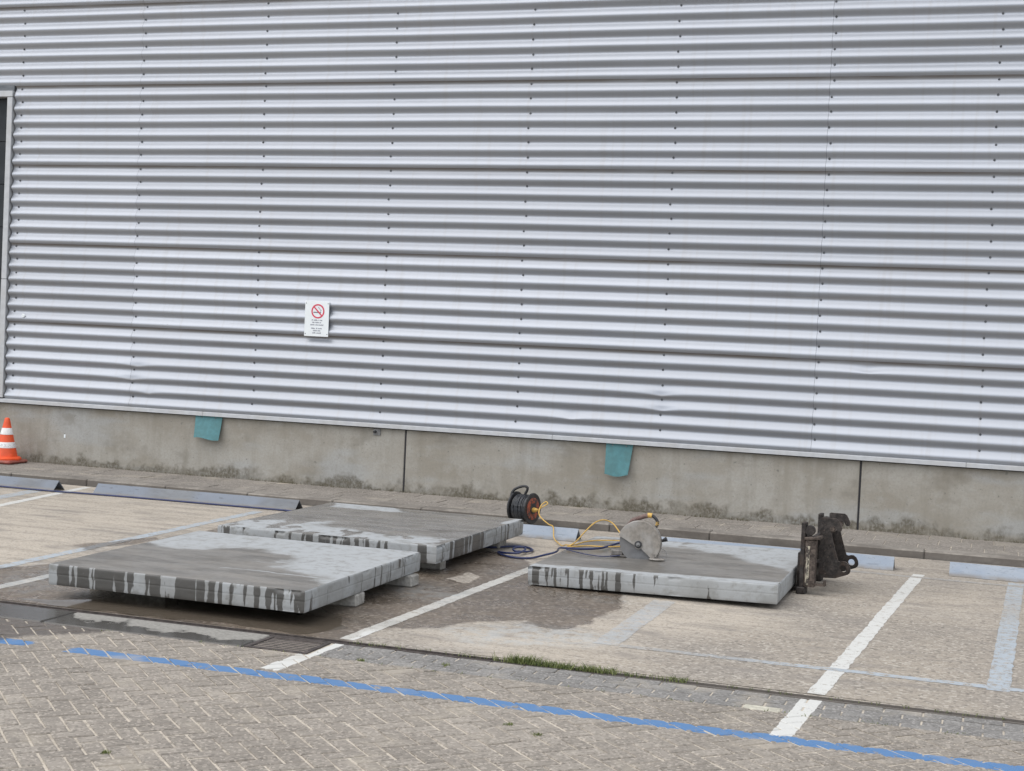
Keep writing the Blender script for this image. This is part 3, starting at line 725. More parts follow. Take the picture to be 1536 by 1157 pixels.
flap('teal flap hanging under the flashing above the cable reel, narrower and longer', -4.00, -3.70, -3.985, -3.735, .445, .065, 2.2)

sg = tag(empty('no_smoking_sign', (-7.465, -.052, 1.978)), 'white no smoking sign with red ring screwed to the corrugated wall', 'sign')
W_, H_ = .302, .405
b = MB(); nx = 8
for j in range(2):
    pass
pts = []
b.box(-W_/2, W_/2, -.004, 0, -H_/2, H_/2, .001); b.build('panel', MT['sign'], sg)
def ring(b, cx_, cz_, r0, r1, n=48, y=-.0062):
    v = []; f = []
    for k in range(n):
        a = 2*PI*k/n
        v += [(cx_+r0*math.cos(a), y, cz_+r0*math.sin(a)), (cx_+r1*math.cos(a), y, cz_+r1*math.sin(a)), (cx_+r0*math.cos(a), y+.002, cz_+r0*math.sin(a)), (cx_+r1*math.cos(a), y+.002, cz_+r1*math.sin(a))]
    for k in range(n):
        i, j = 4*k, 4*((k+1) % n)
        f += [[i, j, j+1, i+1], [i+1, j+1, j+3, i+3], [i, i+2, j+2, j]]
    b.add(v, f)
b = MB(); ring(b, .012, .085, .066, .082); b.box(-.070, .070, -.0066, -.0042, -.0075, .0075, 0, Matrix.Translation((.012, 0, .085)) @ Matrix.Rotation(PI/4, 4, 'Y')); b.build('prohibition_ring', MT['sign_red'], sg)
b = MB(); b.box(-.044, .030, -.0058, -.0042, .066, .078); b.box(.036, .050, -.0058, -.0042, .066, .078); b.build('cigarette', MT['sign_grey'], sg)
b = MB(); b.tube(spline([(.040, -.0055, .084), (.052, -.0055, .096), (.036, -.0055, .108), (.028, -.0055, .122), (.014, -.0055, .130)], 5), .0022, 5); b.build('smoke', MT['sign_grey'], sg)
b = MB()
for (zc_, ws) in ((-.018, (.02, .05, .012, .03)), (-.045, (.03, .045, .025)), (-.072, (.055, .035, .06)), (-.112, (.05, .02, .05)), (-.138, (.05, .035)), (-.164, (.045, .055))):
    tot = sum(ws)+.008*(len(ws)-1); x = .005-tot/2
    for q in ws:
        k = 0
        while k < q-.004:
            lw = random.choice((.005, .006, .007)); hh = random.choice((.010, .010, .014))
            b.box(x+k, x+k+lw*.72, -.0055, -.0042, zc_-.005, zc_-.005+hh); k += lw
        x += q+.008
b.build('lettering', MT['sign_text'], sg)['kind'] = 'stuff'
for (sx_, sz_) in ((-1, 1), (1, 1), (-1, -1), (1, -1)):
    b = MB(); b.lathe([(.005, 0), (.005, .003), (.003, .004)], 8, Matrix.Translation((sx_*(W_/2-.014), -.004, sz_*(H_/2-.028))) @ Matrix.Rotation(PI/2, 4, 'X')); b.build('screw', MT['screw'], sg)

# =================================================================== TRAFFIC CONE
cn = tag(empty('traffic_cone', (-11.42, -.30, .068)), 'orange traffic cone with two white bands on the pavement by the wall', 'traffic cone')
b = MB(); b.box(-.19, .19, -.19, .19, 0, .045, .02); b.build('base', MT['cone_base'], cn)
b = MB(); b.lathe([(.178, .04), (.180, .062), (.16, .078), (.138, .084)], 36); b.build('skirt', MT['orange'], cn, smooth=40)
def cr(z): return .135-(.135-.028)*(z-.08)/(.545-.08)
b = MB(); zs_ = [.08, .2, .3, .4, .5, .53]; b.lathe([(cr(z), z) for z in zs_]+[(.026, .543), (.018, .548)], 36); b.build('body', MT['orange'], cn, smooth=40)
for (za, zb) in ((.185, .255), (.345, .425)):
    b = MB(); b.lathe([(cr(za)+.0005, za), (cr(za)+.003, za+.002), (cr(zb)+.003, zb-.002), (cr(zb)+.0005, zb)], 36, cap=False); b.build('reflective_band', MT['cone_white'], cn, smooth=40)

# =================================================================== WHEEL STOPS (inverted angle irons)
def stop(x0, x1, y, mat, label, rz=0.0):
    h, hw, th = .108, .108, .009
    b = MB(); s2 = th*1.41
    prof = [(-hw, 0), (0, h), (hw, 0), (hw-s2, 0), (0, h-s2), (-hw+s2, 0)]
    L = x1-x0
    b.prism(prof, (-L/2, 0, 0), (0, 1, 0), (0, 0, 1), (1, 0, 0), L)
    o = b.build('wheel_stop', mat, None, ((x0+x1)/2, y, .002), (0, 0, rz))
    return tag(o, label, 'wheel stop', 'angle iron wheel stops along the kerb')
stop(-11.95, -9.55, -1.875, MT['stop_steel'], 'grey angle iron wheel stop nearest the cone, cut by the left edge of the picture')
stop(-9.10, -6.74, -1.80, MT['stop_steel'], 'long grey angle iron wheel stop behind the upper left of the concrete slabs', .015)
stop(-6.08, -3.68, -2.13, MT['stop_blue'], 'pale blue angle iron wheel stop below the cable reel')
stop(-3.20, -.81, -2.17, MT['stop_blue'], 'pale blue wheel stop end showing behind the rusty fork carriage')
stop(-.345, 2.05, -2.17, MT['stop_blue'], 'pale blue wheel stop at the right edge of the picture')

# =================================================================== CONCRETE SLABS
def slab(name_label, loc, rot, wx, wy, wet_fn, seed, dripiness):
    TH = .14; st = .014
    nx, ny = int(wx/st), int(wy/st)
    bm_v = []; wetA = []; dustA = []; pudA = []; f = []
    # top grid
    ch = .007
    xs = np.linspace(-wx/2+ch, wx/2-ch, nx); ys = np.linspace(-wy/2+ch, wy/2-ch, ny)
    Xg, Yg = np.meshgrid(xs, ys); x = Xg.ravel(); y = Yg.ravel()
    we, du, pu = wet_fn(x, y)
    z = np.zeros_like(x)+(fbm(x*2+seed, y*2, 3, seed)-.5)*.004
    co = [np.stack([x, y, z], -1)]; W = [we]; D = [du]; Pd = [pu]
    i = (np.arange(nx-1)[None, :]+np.arange(ny-1)[:, None]*nx).ravel()
    F = [np.stack([i, i+1, i+1+nx, i+nx], -1)]
    off = nx*ny
    # side ribbons
    prof = [(ch, 0.0), (0.001, -.006), (0, -.010), (0, -.025), (0, -.04), (0, -.053), (0, -.064), (.0012, -.066), (.0006, -.068), (.0013, -.085), (.0018, -.10), (.002, -.116), (.003, -.132), (.007, -.14)]
    for sd_ in range(4):
        L = (wx, wy, wx, wy)[sd_]; n = int(L/.006); u = np.linspace(-L/2, L/2, n)
        rough_e = (fbm(u*9+seed*3, u*0+sd_*7.3, 4, seed+sd_)-.5)*.006
        chip = np.clip((fbm(u*5+seed*7, u*0+sd_*3.1, 4, seed+sd_+9)-.62)*.09, 0, .02)
        rows = []
        for (ins_, zz_) in prof:
            uu = np.clip(u, -L/2+ins_, L/2-ins_)
            o_ = ins_+(rough_e+chip*1.2 if zz_ > -.012 else rough_e*.4+(chip*.8 if zz_ < -.12 else 0))*(0 if ins_ == ch else 1)
            zc_ = zz_-(chip*.6 if -.012 < zz_ < 0 else 0)
            if sd_ == 0: p = np.stack([uu, -wy/2+o_, zc_+0*u], -1)
            elif sd_ == 1: p = np.stack([wx/2-o_, uu, zc_+0*u], -1)
            elif sd_ == 2: p = np.stack([-uu, wy/2-o_, zc_+0*u], -1)
            else: p = np.stack([-wx/2+o_, -uu, zc_+0*u], -1)
            rows.append(p)
            # drips: dark runs starting at the rim
            uw = u+.012*(vnoise(u*30, u*0+zz_*22, seed+61)-.5); key = fbm(u*3.0+seed*13+sd_*5, u*0+.5, 3, seed+20)*.38+vnoise(uw*(30+5*np.sin(u*3))+seed, u*0+sd_, seed+31)*.44+vnoise(uw*85+seed, u*0+sd_, seed+41)*.26
            q = -zz_/TH
            thr = dripiness[sd_](u)+.30*q*(vnoise(u*17, u*0+3, seed+2)-.42)+.05*(vnoise(u*40, u*0+q*6, seed+6)-.5)
            W.append(sst(thr-.055, thr+.055, key)*.95+.0); D.append((.35 if zz_ > -.066 else .2)+.5*sst(.35, .65, vnoise(u*7+4, u*0+zz_*6, seed+3))); Pd.append(np.zeros(n))
        co += rows; m = len(prof)
        ii = (np.arange(n-1)[None, :]+np.arange(m-1)[:, None]*n).ravel()+off
        F.append(np.stack([ii+n, ii+n+1, ii+1, ii], -1)); off += n*m
    # underside
    q = np.array([[-wx/2+.007, -wy/2+.007, -.14], [wx/2-.007, -wy/2+.007, -.14], [wx/2-.007, wy/2-.007, -.14], [-wx/2+.007, wy/2-.007, -.14]])
    co.append(q); F.append(np.array([[off+3, off+2, off+1, off]])); W.append(np.ones(4)); D.append(np.zeros(4)); Pd.append(np.zeros(4))
    co = np.concatenate(co).astype(np.float32); F = np.concatenate(F).astype(np.int32)
    me = bpy.data.meshes.new('concrete_slab'); me.vertices.add(len(co)); me.vertices.foreach_set('co', co.ravel())
    me.loops.add(F.size); me.loops.foreach_set('vertex_index', F.ravel()); me.polygons.add(len(F)); me.polygons.foreach_set('loop_start', (np.arange(len(F))*4).astype(np.int32))
    me.update(calc_edges=True); me.validate()
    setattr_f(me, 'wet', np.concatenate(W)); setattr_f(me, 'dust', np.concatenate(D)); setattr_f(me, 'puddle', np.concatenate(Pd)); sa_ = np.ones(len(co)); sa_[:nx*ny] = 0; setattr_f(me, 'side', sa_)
    o = link('concrete_slab', me, MT['slab'], None, loc, rot)
    return tag(o, name_label, 'concrete slab', 'concrete slabs laid out in the parking bays')
def wet1(x, y):
    gx, gy = x-5.0, y-6.13
    dry = pmask(gx, gy, [(-5.9, -5.95), (-6.1, -5.0), (-3.9, -5.0), (-3.9, -6.75), (-4.10, -6.75), (-4.25, -6.50), (-4.7, -6.42), (-4.72, -6.0), (-5.14, -5.72), (-5.6, -6.05)], .16, .13, 3.5, 2)
    line = sst(.016, .004, np.abs(gy+6.62+.03*np.sin(gx*3)+(fbm(gx*6, gy*6, 3, 4)-.5)*.05))*(gx > -4.95)*(gx < -4.2)
    spl = sst(.6, .72, fbm(gx*3.5, gy*8, 4, 15))*.8
    hole = pmask(gx, gy, [(-5.0, -5.95), (-4.75, -5.85), (-4.72, -6.05), (-4.95, -6.08)], .05, .06, 5, 6)
    dd = np.clip(np.maximum(dry*(1-hole), np.maximum(line, spl*.5)), 0, 1)
    return 1-dd, np.clip(dd*.9, 0, 1), (1-dd)*.25
def wet2(x, y):
    e = sst(-.93, -.70, y); back = pmask(x, y, [(-.9, 1.1), (-.35, 1.1), (-.1, .78), (-.8, .70)], .08, .08, 4, 2)
    front = pmask(x, y, [(-1, -1.1), (1, -1.1), (.95, -.55), (.55, -.62), (.4, -.75), (.1, -.55), (-.3, -.5), (-.35, -.2), (-1, -.62)], .15, .14, 3.5, 7)
    front = front*sst(.36, .5, fbm(x*7, y*4, 4, 9)); right = sst(.86, .93, x+.05*(fbm(x*4, y*4, 3, 5)-.5))*sst(.45, .7, y)
    dd = np.clip(np.maximum(np.maximum(back, front), right), 0, 1)
    return 1-dd, dd, (1-dd)*1.0
def wet3(x, y):
    dry = pmask(x, y, [(-1, 1.1), (1, 1.1), (1, -.28), (.55, .02), (.25, .42), (-.2, .62), (-.6, .60), (-1, .75)], .22, .16, 3, 3)
    dk = sst(.5, .6, fbm(x*9, y*14, 4, 8))*sst(.3, .5, y)*sst(.1, -.15, x-.35*0)*.6
    edge = sst(-.80, -.90, y+.08*(fbm(x*3, y*3, 3, 12)-.5))
    dd = np.clip(np.maximum(dry*(1-dk), edge), 0, 1)
    return 1-dd, np.clip(dd, 0, 1), (1-dd)*.7
C_ = lambda v: (lambda u: v+0*u)
slab('dripping wet concrete slab nearest the camera, propped on two blocks', (-5.0, -6.13, .232), (.003, .002, 0), 1.88, 1.94, wet1, 2,
     [lambda u: .45+.09*sst(-.5, .8, u), C_(.72), C_(.6), C_(.6)])
slab('wet brown-topped concrete slab in the middle, behind the nearest slab', (-5.02, -3.74, .232), (.0, .0, -.02), 1.93, 2.06, wet2, 5,
     [lambda u: .60+.1*sst(.0, .9, u), lambda u: np.where((u > -.75) & (u < .05), .36, .66), C_(.6), C_(.6)])
slab('concrete slab with the circular saw on it, lying on the fork tines', (-2.39, -3.80, .166), (0, -.017, .004), 1.88, 2.0, wet3, 9,
     [lambda u: .60+.22*sst(-.25, .1, u)-.03, C_(.8), C_(.6), C_(.6)])
def block(x0, x1, y0, y1, z1, label, rz=0):
    b = MB(); b.box(-(x1-x0)/2, (x1-x0)/2, -(y1-y0)/2, (y1-y0)/2, 0, z1, .01)
    o = b.build('support_block', MT['block'], None, ((x0+x1)/2, (y0+y1)/2, .001), (0, 0, rz)); return tag(o, label, 'block', 'blocks propping up the slabs')
block(-4.62, -4.06, -6.33, -6.17, .086, 'concrete block under the nearest slab, at its front right side', .05)
block(-4.62, -4.03, -5.38, -5.24, .086, 'concrete block under the nearest slab, at its rear right corner', -.03)
block(-5.95, -5.35, -6.62, -6.42, .088, 'concrete block under the left side of the nearest slab')
block(-5.95, -5.35, -5.5, -5.3, .088, 'concrete block under the rear left of the nearest slab')
block(-4.42, -4.13, -4.52, -4.42, .09, 'narrow block under the front right corner of the middle slab')
block(-4.6, -4.13, -3.1, -2.9, .09, 'block under the rear right of the middle slab')
block(-5.9, -5.5, -4.4, -4.2, .09, 'block under the front left of the middle slab')
block(-5.9, -5.5, -3.1, -2.9, .09, 'block under the rear left of the middle slab')

# =================================================================== FORK CARRIAGE
fc = tag(empty('fork_carriage', (-1.40, -3.95, 0), (0, 0, -.055)), 'rusty black fork carriage with hook plates standing at the end of a slab', 'fork carriage')
def post(y0, y1, near):
    b = MB(); b.box(0, .032, y0, y1, .02, .55, .004); p = b.build('post', MT['rust'], fc)
    b = MB(); b.box(.034, .115, y0+.006, y0+.018, .06, .42, .002); b.box(.034, .046, y0+.018, y1-.006, .06, .42, .002); b.box(.100, .115, y0+.018, y1-.006, .06, .42, .002)
    q = b.build('channel', MT['rust2'], fc)
    b = MB(); b.box(.046, .072, y0+.0025, y0+.0055, .075, .375, .0008); b.build('flaking_paint', MT['flaky'], q)
    b = MB(); b.box(.028, .152, y0-.012, y1+.01, .42, .442, .004, Matrix.Translation((.03, 0, .43)) @ Matrix.Rotation(-.10, 4, 'Y') @ Matrix.Translation((-.03, 0, -.43))); b.build('cap_plate', MT['rust2'], fc)
    b = MB(); b.lathe([(.036, 0), (.04, .004), (.04, .04), (.036, .044)], 20, Matrix.Translation((.062, y0+.01, .492)) @ Matrix.Rotation(-PI/2, 4, 'X') @ Matrix.Scale(1, 4)); b.build('roller', MT['rust'], fc, smooth=40)
    b = MB(); b.box(-.02, .05, y0-.006, y1+.006, .0, .055, .006); b.build('heel', MT['rust'], fc)
post(-.03, .07, True); post(.70, .80, False)
for (z0, z1) in ((.10, .20), (.33, .42)):
    b = MB(); b.box(.036, .070, .072, .698, z0, z1, .004); b.build('cross_bar', MT['rust'], fc)
PL = [(.112, .575), (.122, .582), (.232, .582), (.25, .57), (.28, .512), (.274, .488), (.252, .484), (.24, .50), (.229, .515), (.212, .521), (.196, .512), (.192, .486), (.225, .37), (.261, .256), (.278, .250), (.298, .257), (.318, .256), (.338, .243), (.353, .218), (.359, .188), (.352, .168), (.338, .157), (.245, .121), (.156, .117), (.118, .13)]
def plate(y, sgn):
    b = MB(); t_ = .02
    n = len(PL); ez = (.304, .200); er = .026; m = 20
    # plate with an eye: outer ring bridged to hole through a bmesh fill
    bm = bmesh.new()
    ov = [bm.verts.new((p[0], 0, p[1])) for p in PL]; hv = [bm.verts.new((ez[0]+er*math.cos(2*PI*k/m), 0, ez[1]+er*math.sin(2*PI*k/m))) for k in range(m)]
    es = [bm.edges.new((ov[i], ov[(i+1) % n])) for i in range(n)]+[bm.edges.new((hv[i], hv[(i+1) % m])) for i in range(m)]
    bmesh.ops.triangle_fill(bm, edges=es, use_beauty=True, use_dissolve=False)
    r = bmesh.ops.extrude_face_region(bm, geom=list(bm.faces)); bmesh.ops.translate(bm, vec=(0, t_, 0), verts=[q for q in r['geom'] if isinstance(q, bmesh.types.BMVert)])
    bm.verts.index_update(); b.add([q.co[:] for q in bm.verts], [[q.index for q in ff.verts] for ff in bm.faces]); bm.free()
    o = b.build('hook_plate', MT['rust'], fc, (0, y, 0)); o.data.materials.append(MT['rust2'])
    for pg in o.data.polygons:
        if abs(pg.normal.y) < .5: pg.material_index = 1  # rim in paler rust: worn edge plus the light it catches, as colour
    b = MB(); ring_r = [(.030, 0), (.046, 0), (.046, .03), (.030, .03)]
    b.lathe(ring_r+[(.030, 0)], 24, Matrix.Translation((ez[0], .025, ez[1])) @ Matrix.Rotation(PI/2, 4, 'X'), cap=False); b.build('eye_bush', MT['rust'], o, smooth=40)
    b = MB(); b.lathe([(.018, -.012), (.02, 0), (.02, .02), (.018, .03)], 16, Matrix.Translation((.206, .025, .50)) @ Matrix.Rotation(PI/2, 4, 'X')); b.build('pin', MT['rust2'], o, smooth=40)
plate(.15, 1); plate(.56, -1)
b = MB(); b.lathe([(.018, 0), (.018, .40)], 16, Matrix.Translation((.206, .16, .49)) @ Matrix.Rotation(-PI/2, 4, 'X')); b.build('hitch_bar', MT['rust2'], fc, smooth=40)
b = MB(); b.box(.116, .15, .17, .56, .13, .46, .004); b.build('back_plate', MT['rust'], fc)
b = MB(); b.box(.10, .20, -.02, .03, .075, .09, .002); b.box(.185, .20, -.02, .03, .09, .118, .002); b.build('step_bracket', MT['rust2'], fc)
for y in (.10, .56):
    b = MB(); b.prism([(.04, .004), (-.95, .004), (-1.0, .010), (-.9, .022), (.0, .034), (.0, .3), (.034, .3), (.04, .03)], (-.04, y, 0), (1, 0, 0), (0, 0, 1), (0, 1, 0), .11); b.build('fork', MT['rust'], fc)

# =================================================================== CIRCULAR SAW
sw = tag(empty('concrete_saw', (-2.655, -4.02, .168), (0, -.017, .06)), 'slurry-covered hand-held concrete saw with round guard on the right slab', 'power saw')
R_ = .170; hz = .124; TX = Matrix.Translation((0, 0, hz)) @ Matrix.Rotation(PI/2, 4, 'X')
b = MB(); n = 64; prof = []
for k in range(n):
    a = 2*PI*k/n; rr = .160; prof.append((rr*math.cos(a), max(-hz-.02, rr*math.sin(a))))
b.prism([(p[0], p[1]+hz) for p in prof], (0, .012, 0), (1, 0, 0), (0, 0, 1), (0, -1, 0), .005); b.build('blade', MT['blade'], sw)
# guard: the half disc above a diagonal, with rolled rim
a0, a1 = math.radians(-49), math.radians(163)
arc = [(R_*math.cos(a0+(a1-a0)*k/40), R_*math.sin(a0+(a1-a0)*k/40)) for k in range(41)]
gp = arc+[(-.035, -.022), (-.026, -.044), (-.004, -.052), (.018, -.046), (.03, -.056)]
b = MB(); b.prism([(p[0], p[1]+hz) for p in gp], (0, -.012, 0), (1, 0, 0), (0, 0, 1), (0, -1, 0), .006)
gd = b.build('guard', MT['guard'], sw)
b = MB(); pts_ = [(p[0]*1.0, -.0, p[1]+hz) for p in arc]
v = []; f = []
for p in arc:
    for (s_, yy) in ((1.0, -.018), (1.018, -.015), (1.022, .0), (1.022, .045), (1.0, .05)): v.append((p[0]*s_, yy, p[1]*s_+hz))
for k in range(40):
    for q in range(4): f.append([k*5+q, k*5+q+1, k*5+q+6, k*5+q+5])
b.add(v, f); b.build('guard_rim', MT['guard'], sw, smooth=50)
b = MB(); b.prism([(p[0], p[1]+hz) for p in arc], (0, .045, 0), (1, 0, 0), (0, 0, 1), (0, 1, 0), .006); b.build('guard_back', MT['saw_body'], sw)
b = MB(); b.lathe([(.027, 0), (.029, .006), (.029, .016), (.022, .018)], 24, Matrix.Translation((-.004, -.017, hz-.012)) @ Matrix.Rotation(PI/2, 4, 'X')); hb = b.build('hub_flange', MT['black'], sw, smooth=40)
b = MB(); b.lathe([(.017, 0), (.017, .006), (.009, .007), (.009, .016), (.004, .018)], 16, Matrix.Translation((-.004, -.035, hz-.012)) @ Matrix.Rotation(PI/2, 4, 'X')); b.build('hub_bolt', MT['zinc'], hb, smooth=40)
# motor body behind, gear housing
b = MB(); b.lathe([(.045, 0), (.062, .02), (.062, .19), (.05, .22), (.02, .225)], 24, Matrix.Translation((.0, .05, hz+.005)) @ Matrix.Rotation(-PI/2, 4, 'X')); b.build('motor', MT['saw_body'], sw, smooth=40)
# rear handle, front loop handle, knob
b = MB(); b.tube(spline([(-.13, .09, hz+.10), (-.082, .08, hz+.155), (-.03, .075, hz+.182), (.02, .072, hz+.202), (.058, .07, hz+.212)], 8), [.012]*8+[.018]*24+[.017], 12); b.build('wrapped_handle', MT['grip'], sw, smooth=50)
b = MB(); b.tube(spline([(.055, .07, hz+.212), (.09, .07, hz+.208), (.122, .065, hz+.180), (.130, .06, hz+.15), (.116, .055, hz+.118)], 8), .0125, 12); b.build('front_handle', MT['black'], sw, smooth=50)
b = MB(); b.tube([(.05, .07, hz+.2125), (.065, .07, hz+.2135), (.082, .07, hz+.210)], .020, 12); b.build('yellow_tape', MT['yellow'], sw, smooth=50)
b = MB(); b.tube([(.129, .062, hz+.165), (.1295, .06, hz+.148), (.124, .058, hz+.135)], .0145, 10); b.build('yellow_sleeve', MT['yellow'], sw, smooth=50)
b = MB(); b.tube([(.15, .045, hz+.035), (.175, .05, hz+.02), (.21, .05, hz+.035)], [.01, .012, .02], 10); b.build('knob', MT['black'], sw, smooth=50)
# base shoe, front plate, water feet
b = MB(); b.box(-.235, -.11, .01, .09, .0, .012, .003); b.box(-.232, -.135, .015, .085, .012, .052, .006); b.build('shoe', MT['saw_body'], sw)
b = MB(); b.lathe([(.06, .001), (.062, .006), (.055, .010)], 28, Matrix.Translation((.148, -.02, 0)) @ Matrix.Diagonal((1.05, .9, 1, 1))); b.build('foot_plate', MT['guard'], sw, smooth=40)
b = MB(); b.tube([(.118, -.03, .008), (.118, -.03, .045)], .008, 8); b.tube([(.150, .01, .008), (.158, .02, .075)], .006, 8); b.build('foot_strut', MT['saw_body'], sw)
b = MB(); b.tube(spline([(.165, .02, .085), (.205, .02, .07), (.215, .01, .03), (.19, -.02, .012)], 8), .0022, 6); b.build('wire_clip', MT['zinc'], sw)

# =================================================================== CABLE REEL
ax = Vector((.969, -.252, 0)).normalized(); RSC = .92
rl = tag(empty('cable_reel', (-4.385, -1.60, .002), (0, 0, math.atan2(ax.y, ax.x))), 'black cable reel with orange socket plate standing behind the wheel stop', 'cable reel'); rl.scale = (RSC,)*3
RX = Matrix.Translation((0, 0, .215)) @ Matrix.Rotation(PI/2, 4, 'Y')
fr = .168
for (x_, nm) in ((-.125, 'rear_flange'), (.085, 'front_flange')):
    b = MB(); b.lathe([(.05, 0), (fr-.006, 0), (fr, .006), (fr, .014), (fr-.008, .020), (fr-.03, .016), (.05, .016)], 40, Matrix.Translation((x_, 0, 0)) @ RX); b.build(nm, MT['black'], rl, smooth=40)
b = MB(); b.lathe([(.085, -.11), (.085, .09)], 24, RX); b.build('drum', MT['black'], rl)
b = MB()
for lay in range(3):
    for k in range(11-lay):
        rr = .108+lay*.014+random.gauss(0, .002); x_ = -.098+(k+lay*.5)*.0172
        if lay == 2 and k > 6: rr -= .006
        b.tube([(x_+random.gauss(0, .0015), rr*math.cos(2*PI*q/28), .215+rr*math.sin(2*PI*q/28)) for q in range(28)], .0082, 6, closed=True)
b.build('wound_cable', MT['cord'], rl, smooth=50)
b = MB(); b.tube(spline([(-.13, -.06, .30), (-.136, -.06, .352), (-.105, -.05, .408), (-.03, -.02, .445), (.012, 0, .442), (.018, .01, .415), (-.012, .015, .36)], 8), .0145, 10); b.build('carry_handle', MT['black'], rl, smooth=50)
b = MB(); b.lathe([(.062, 0), (.118, .0), (.118, .005), (.110, .008), (.07, .008), (.062, .005)], 36, Matrix.Translation((.1015, 0, 0)) @ RX); b.build('socket_plate', MT['rust_orange'], rl, smooth=40)
b = MB(); b.lathe([(.001, 0), (.06, 0), (.058, .010), (.02, .013)], 24, Matrix.Translation((.1015, 0, 0)) @ RX); b.build('socket_cover', MT['black'], rl, smooth=40)
for s_ in (-1, 1):
    b = MB(); b.tube([(-.132, s_*.10, .010), (-.132, s_*.085, .12), (-.132, 0, .215)], .010, 8); b.tube([(-.132, s_*.10, .010), (.125, s_*.12, .010)], .010, 8); b.build('stand_tube', MT['black'], rl, smooth=50)

# =================================================================== CABLES AND HOSE
def rl_pt(x, y, z): return rl.matrix_basis @ Vector((x, y, z))
p0 = rl_pt(.112, -.012, .205); p1 = rl_pt(.185, -.03, .212)
pl = tag(empty('yellow_cable', (0, 0, 0)), 'yellow power cable plugged into the reel and running over to the saw', 'cable')
b = MB(); b.tube([p0, p0.lerp(p1, .35), p0.lerp(p1, .7), p1], [.024, .024, .018, .011], 12); b.build('plug', MT['yellow'], pl, smooth=50)
pts = [p1[:], (-4.14, -1.84, .245), (-4.085, -1.83, .285), (-4.11, -1.81, .30), (-4.15, -1.84, .255), (-4.13, -1.93, .18), (-4.0, -2.06, .122), (-3.92, -2.16, .11), (-3.86, -2.32, .03), (-3.73, -2.60, .024), (-3.56, -3.08, .075), (-3.40, -3.52, .15),
       (-3.30, -3.74, .182), (-3.29, -3.6, .20), (-3.31, -3.42, .21), (-3.31, -3.21, .25), (-3.28, -3.05, .30), (-3.23, -2.95, .315), (-3.16, -2.92, .29), (-3.07, -3.05, .245), (-2.94, -3.35, .22), (-2.80, -3.62, .22), (-2.70, -3.82, .27)]
b = MB(); b.tube(spline(pts, 8), .0058, 8); b.build('lead', MT['yellow'], pl, smooth=60)
b = MB(); b.tube(spline([(-3.31, -3.80, .176), (-3.28, -3.6, .177), (-3.26, -3.44, .178), (-3.20, -3.30, .178), (-3.10, -3.24, .180), (-2.98, -3.22, .182), (-2.86, -3.35, .185), (-2.74, -3.7, .2)], 8), .0058, 8)
b.tube(spline([(-3.30, -3.84, .176), (-3.19, -3.66, .177), (-3.06, -3.63, .178), (-2.95, -3.56, .179), (-2.86, -3.4, .18), (-2.90, -3.22, .183)], 8), .0058, 8)
b.build('slack_loop', MT['yellow'], pl, smooth=60)
hs = tag(empty('water_hose', (0, 0, 0)), 'dark blue water hose lying along the wheel stops and coiled by the middle slab', 'hose')
b = MB(); b.tube(spline([(-13.5, -2.02, .012), (-11.5, -2.01, .012), (-10.2, -2.01, .012), (-9.5, -2.02, .012), (-9.2, -1.99, .012), (-8.6, -1.955, .012), (-7.6, -1.935, .012), (-6.75, -1.93, .012), (-6.3, -2.1, .012), (-5.9, -2.5, .012), (-5.2, -2.9, .012), (-4.5, -3.1, .012), (-4.2, -3.12, .012),
     (-4.07, -2.97, .012), (-3.95, -2.92, .012), (-3.83, -3.07, .013), (-3.82, -3.27, .024), (-3.90, -3.34, .030), (-3.96, -3.22, .032), (-3.95, -3.10, .032), (-3.88, -3.12, .030), (-3.84, -3.40, .030), (-3.95, -3.42, .020), (-4.05, -3.36, .012), (-3.98, -3.48, .013), (-3.85, -3.57, .012), (-3.71, -3.53, .012), (-3.62, -3.40, .03),
     (-3.53, -3.36, .06), (-3.43, -3.62, .13), (-3.30, -3.90, .178), (-3.16, -3.88, .180), (-3.05, -3.76, .181), (-3.01, -3.56, .182), (-2.95, -3.45, .20), (-2.80, -3.66, .25)], 10), .0092, 8); b.build('hose_line', MT['hose'], hs, smooth=60)
b = MB(); b.tube(spline([(-3.28, -3.93, .172), (-3.2, -3.98, .169), (-3.07, -4.08, .170), (-2.92, -4.12, .172), (-2.8, -4.0, .175)], 8), .0045, 6); b.build('thin_tail', MT['hose'], hs)

# =================================================================== GRASS AND WEEDS
def blades(name, spots, label=None, cat=None, kind=None):
    v = []; f = []; rn = []
    for (x, y, n, sp, h) in spots:
        for k in range(n):
            px = x+random.gauss(0, sp); py = y+random.gauss(0, min(sp, .022)); a = random.uniform(0, 2*PI); hh = h*random.uniform(.4, 1.15); wd = .0022
            lx, ly = random.gauss(0, .6)*hh, random.gauss(0, .6)*hh; o = len(v); ca, sa = math.cos(a)*wd, math.sin(a)*wd
            v += [(px-ca, py-sa, -.004), (px+ca, py+sa, -.004), (px+lx*.4+ca*.7, py+ly*.4+sa*.7, hh*.6), (px+lx*.4-ca*.7, py+ly*.4-sa*.7, hh*.6), (px+lx, py+ly, hh)]
            f += [[o, o+1, o+2, o+3], [o+3, o+2, o+4]]; rn += [random.random()]*5
    me = pydata(name, v, f); setattr_f(me, 'rnd', rn)
    return tag(link(name, me, MT['grass']), label, cat, kind=kind)
sp = []
for k in range(60):
    u = random.random(); x = -2.62+.62*u; sp.append((x, -7.352+random.gauss(0, .014), int(random.uniform(4, 46)*(1-.5*u)), .018, random.uniform(.02, .055)*(1-.35*u)))
for k in range(8): sp.append((random.uniform(-2.0, -1.78), -7.355, 8, .02, .016))
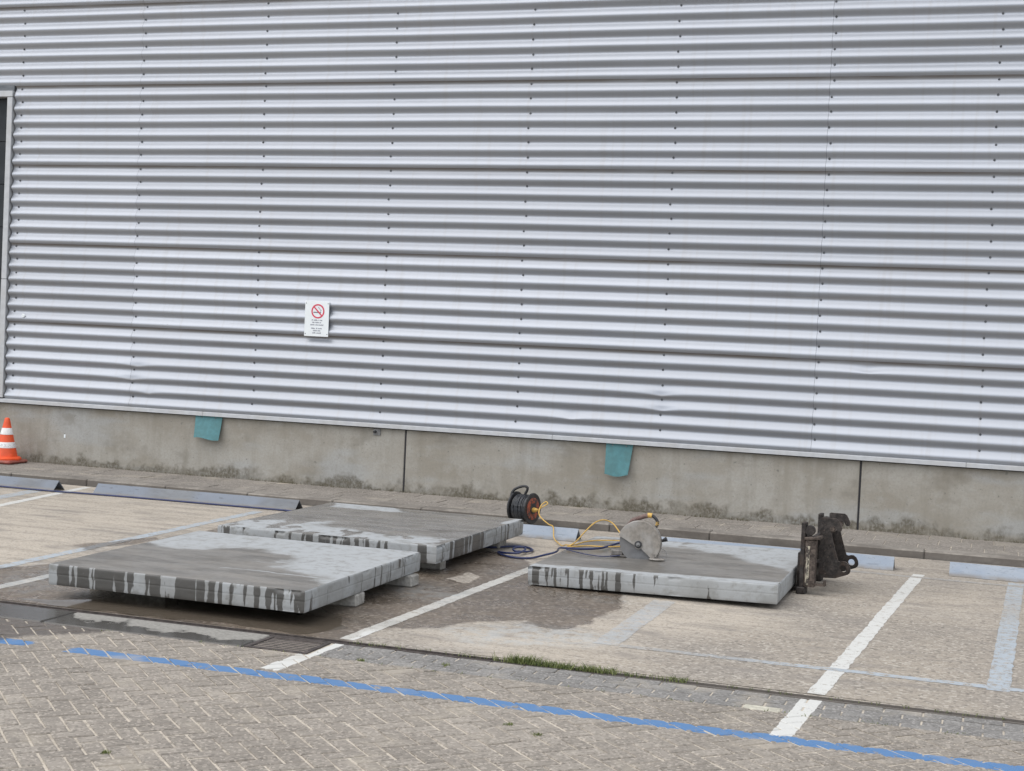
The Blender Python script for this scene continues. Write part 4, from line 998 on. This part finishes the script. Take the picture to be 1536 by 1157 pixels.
for k in range(8): sp.append((random.uniform(-1.72, -1.6), -7.355, 12, .02, .025))
for k in range(10): sp.append((random.uniform(-2.95, -2.6), -7.34, 4, .03, .014))
for k in range(40): sp.append((random.uniform(-2.75, -1.9), -7.36+random.gauss(0, .02), random.randint(1, 6), .03, random.uniform(.01, .05)))
blades('grass_strip', sp, 'strip of short green grass growing along the slot drain', 'grass', 'stuff')
WG = 'weed tufts in the brick joints'
for (x, y, lab) in ((-3.59, -9.97, 'dark moss tuft in the herringbone bricks at the bottom left'), (-2.17, -8.70, 'small weed tuft in the bricks just below the blue line, left of two'), (-1.99, -8.81, 'small weed tuft in the bricks below the blue line, right of two'),
                    (-3.36, -7.77, 'faint weed tuft at the edge of the bricks right of the white line'), (-2.90, -7.64, 'small weed tuft in the grey edge bricks right of the white line')):
    o = blades('weed_tuft', [(x, y, 40, .012, .013)], lab, 'weed'); o['group'] = WG

jw = []
for k in range(90):
    if random.random() < .45: jw.append((random.uniform(-5.2, .2), -7.79+random.gauss(0, .01), 4, .012, .010))
    else: jw.append((random.uniform(-3.6, .3), -7.345+random.gauss(0, .006), 5, .015, .012))
for k in range(70): jw.append((random.uniform(-12.2, .4), -.006, 0, .02, .03))
blades('joint_weeds', [q for q in jw if q[2]], 'sparse tiny weeds in the joints along the brick edge', 'weeds', 'stuff')
v = []; f = []; rn = []
for k in range(260):
    x = random.uniform(-12.3, .5); y = -.012-abs(random.gauss(0, .02)); h = random.uniform(.012, .05)
    if vnoise(np.array([x*1.3]), np.array([.5]), 5)[0] < .45: continue
    for q in range(5):
        o = len(v); px, py = x+random.gauss(0, .02), y-abs(random.gauss(0, .006)); lx = random.gauss(0, .012)
        v += [(px-.0022, py, .066), (px+.0022, py, .066), (px+lx, py-.006, .066+h*random.uniform(.5, 1))]; f += [[o, o+1, o+2]]; rn += [random.random()*.5]*3
me = pydata('wall_foot_weeds', v, f); setattr_f(me, 'rnd', rn)
tag(link('wall_foot_weeds', me, MT['dry_weed']), 'low dry moss and weeds along the foot of the concrete plinth', 'weeds', kind='stuff')
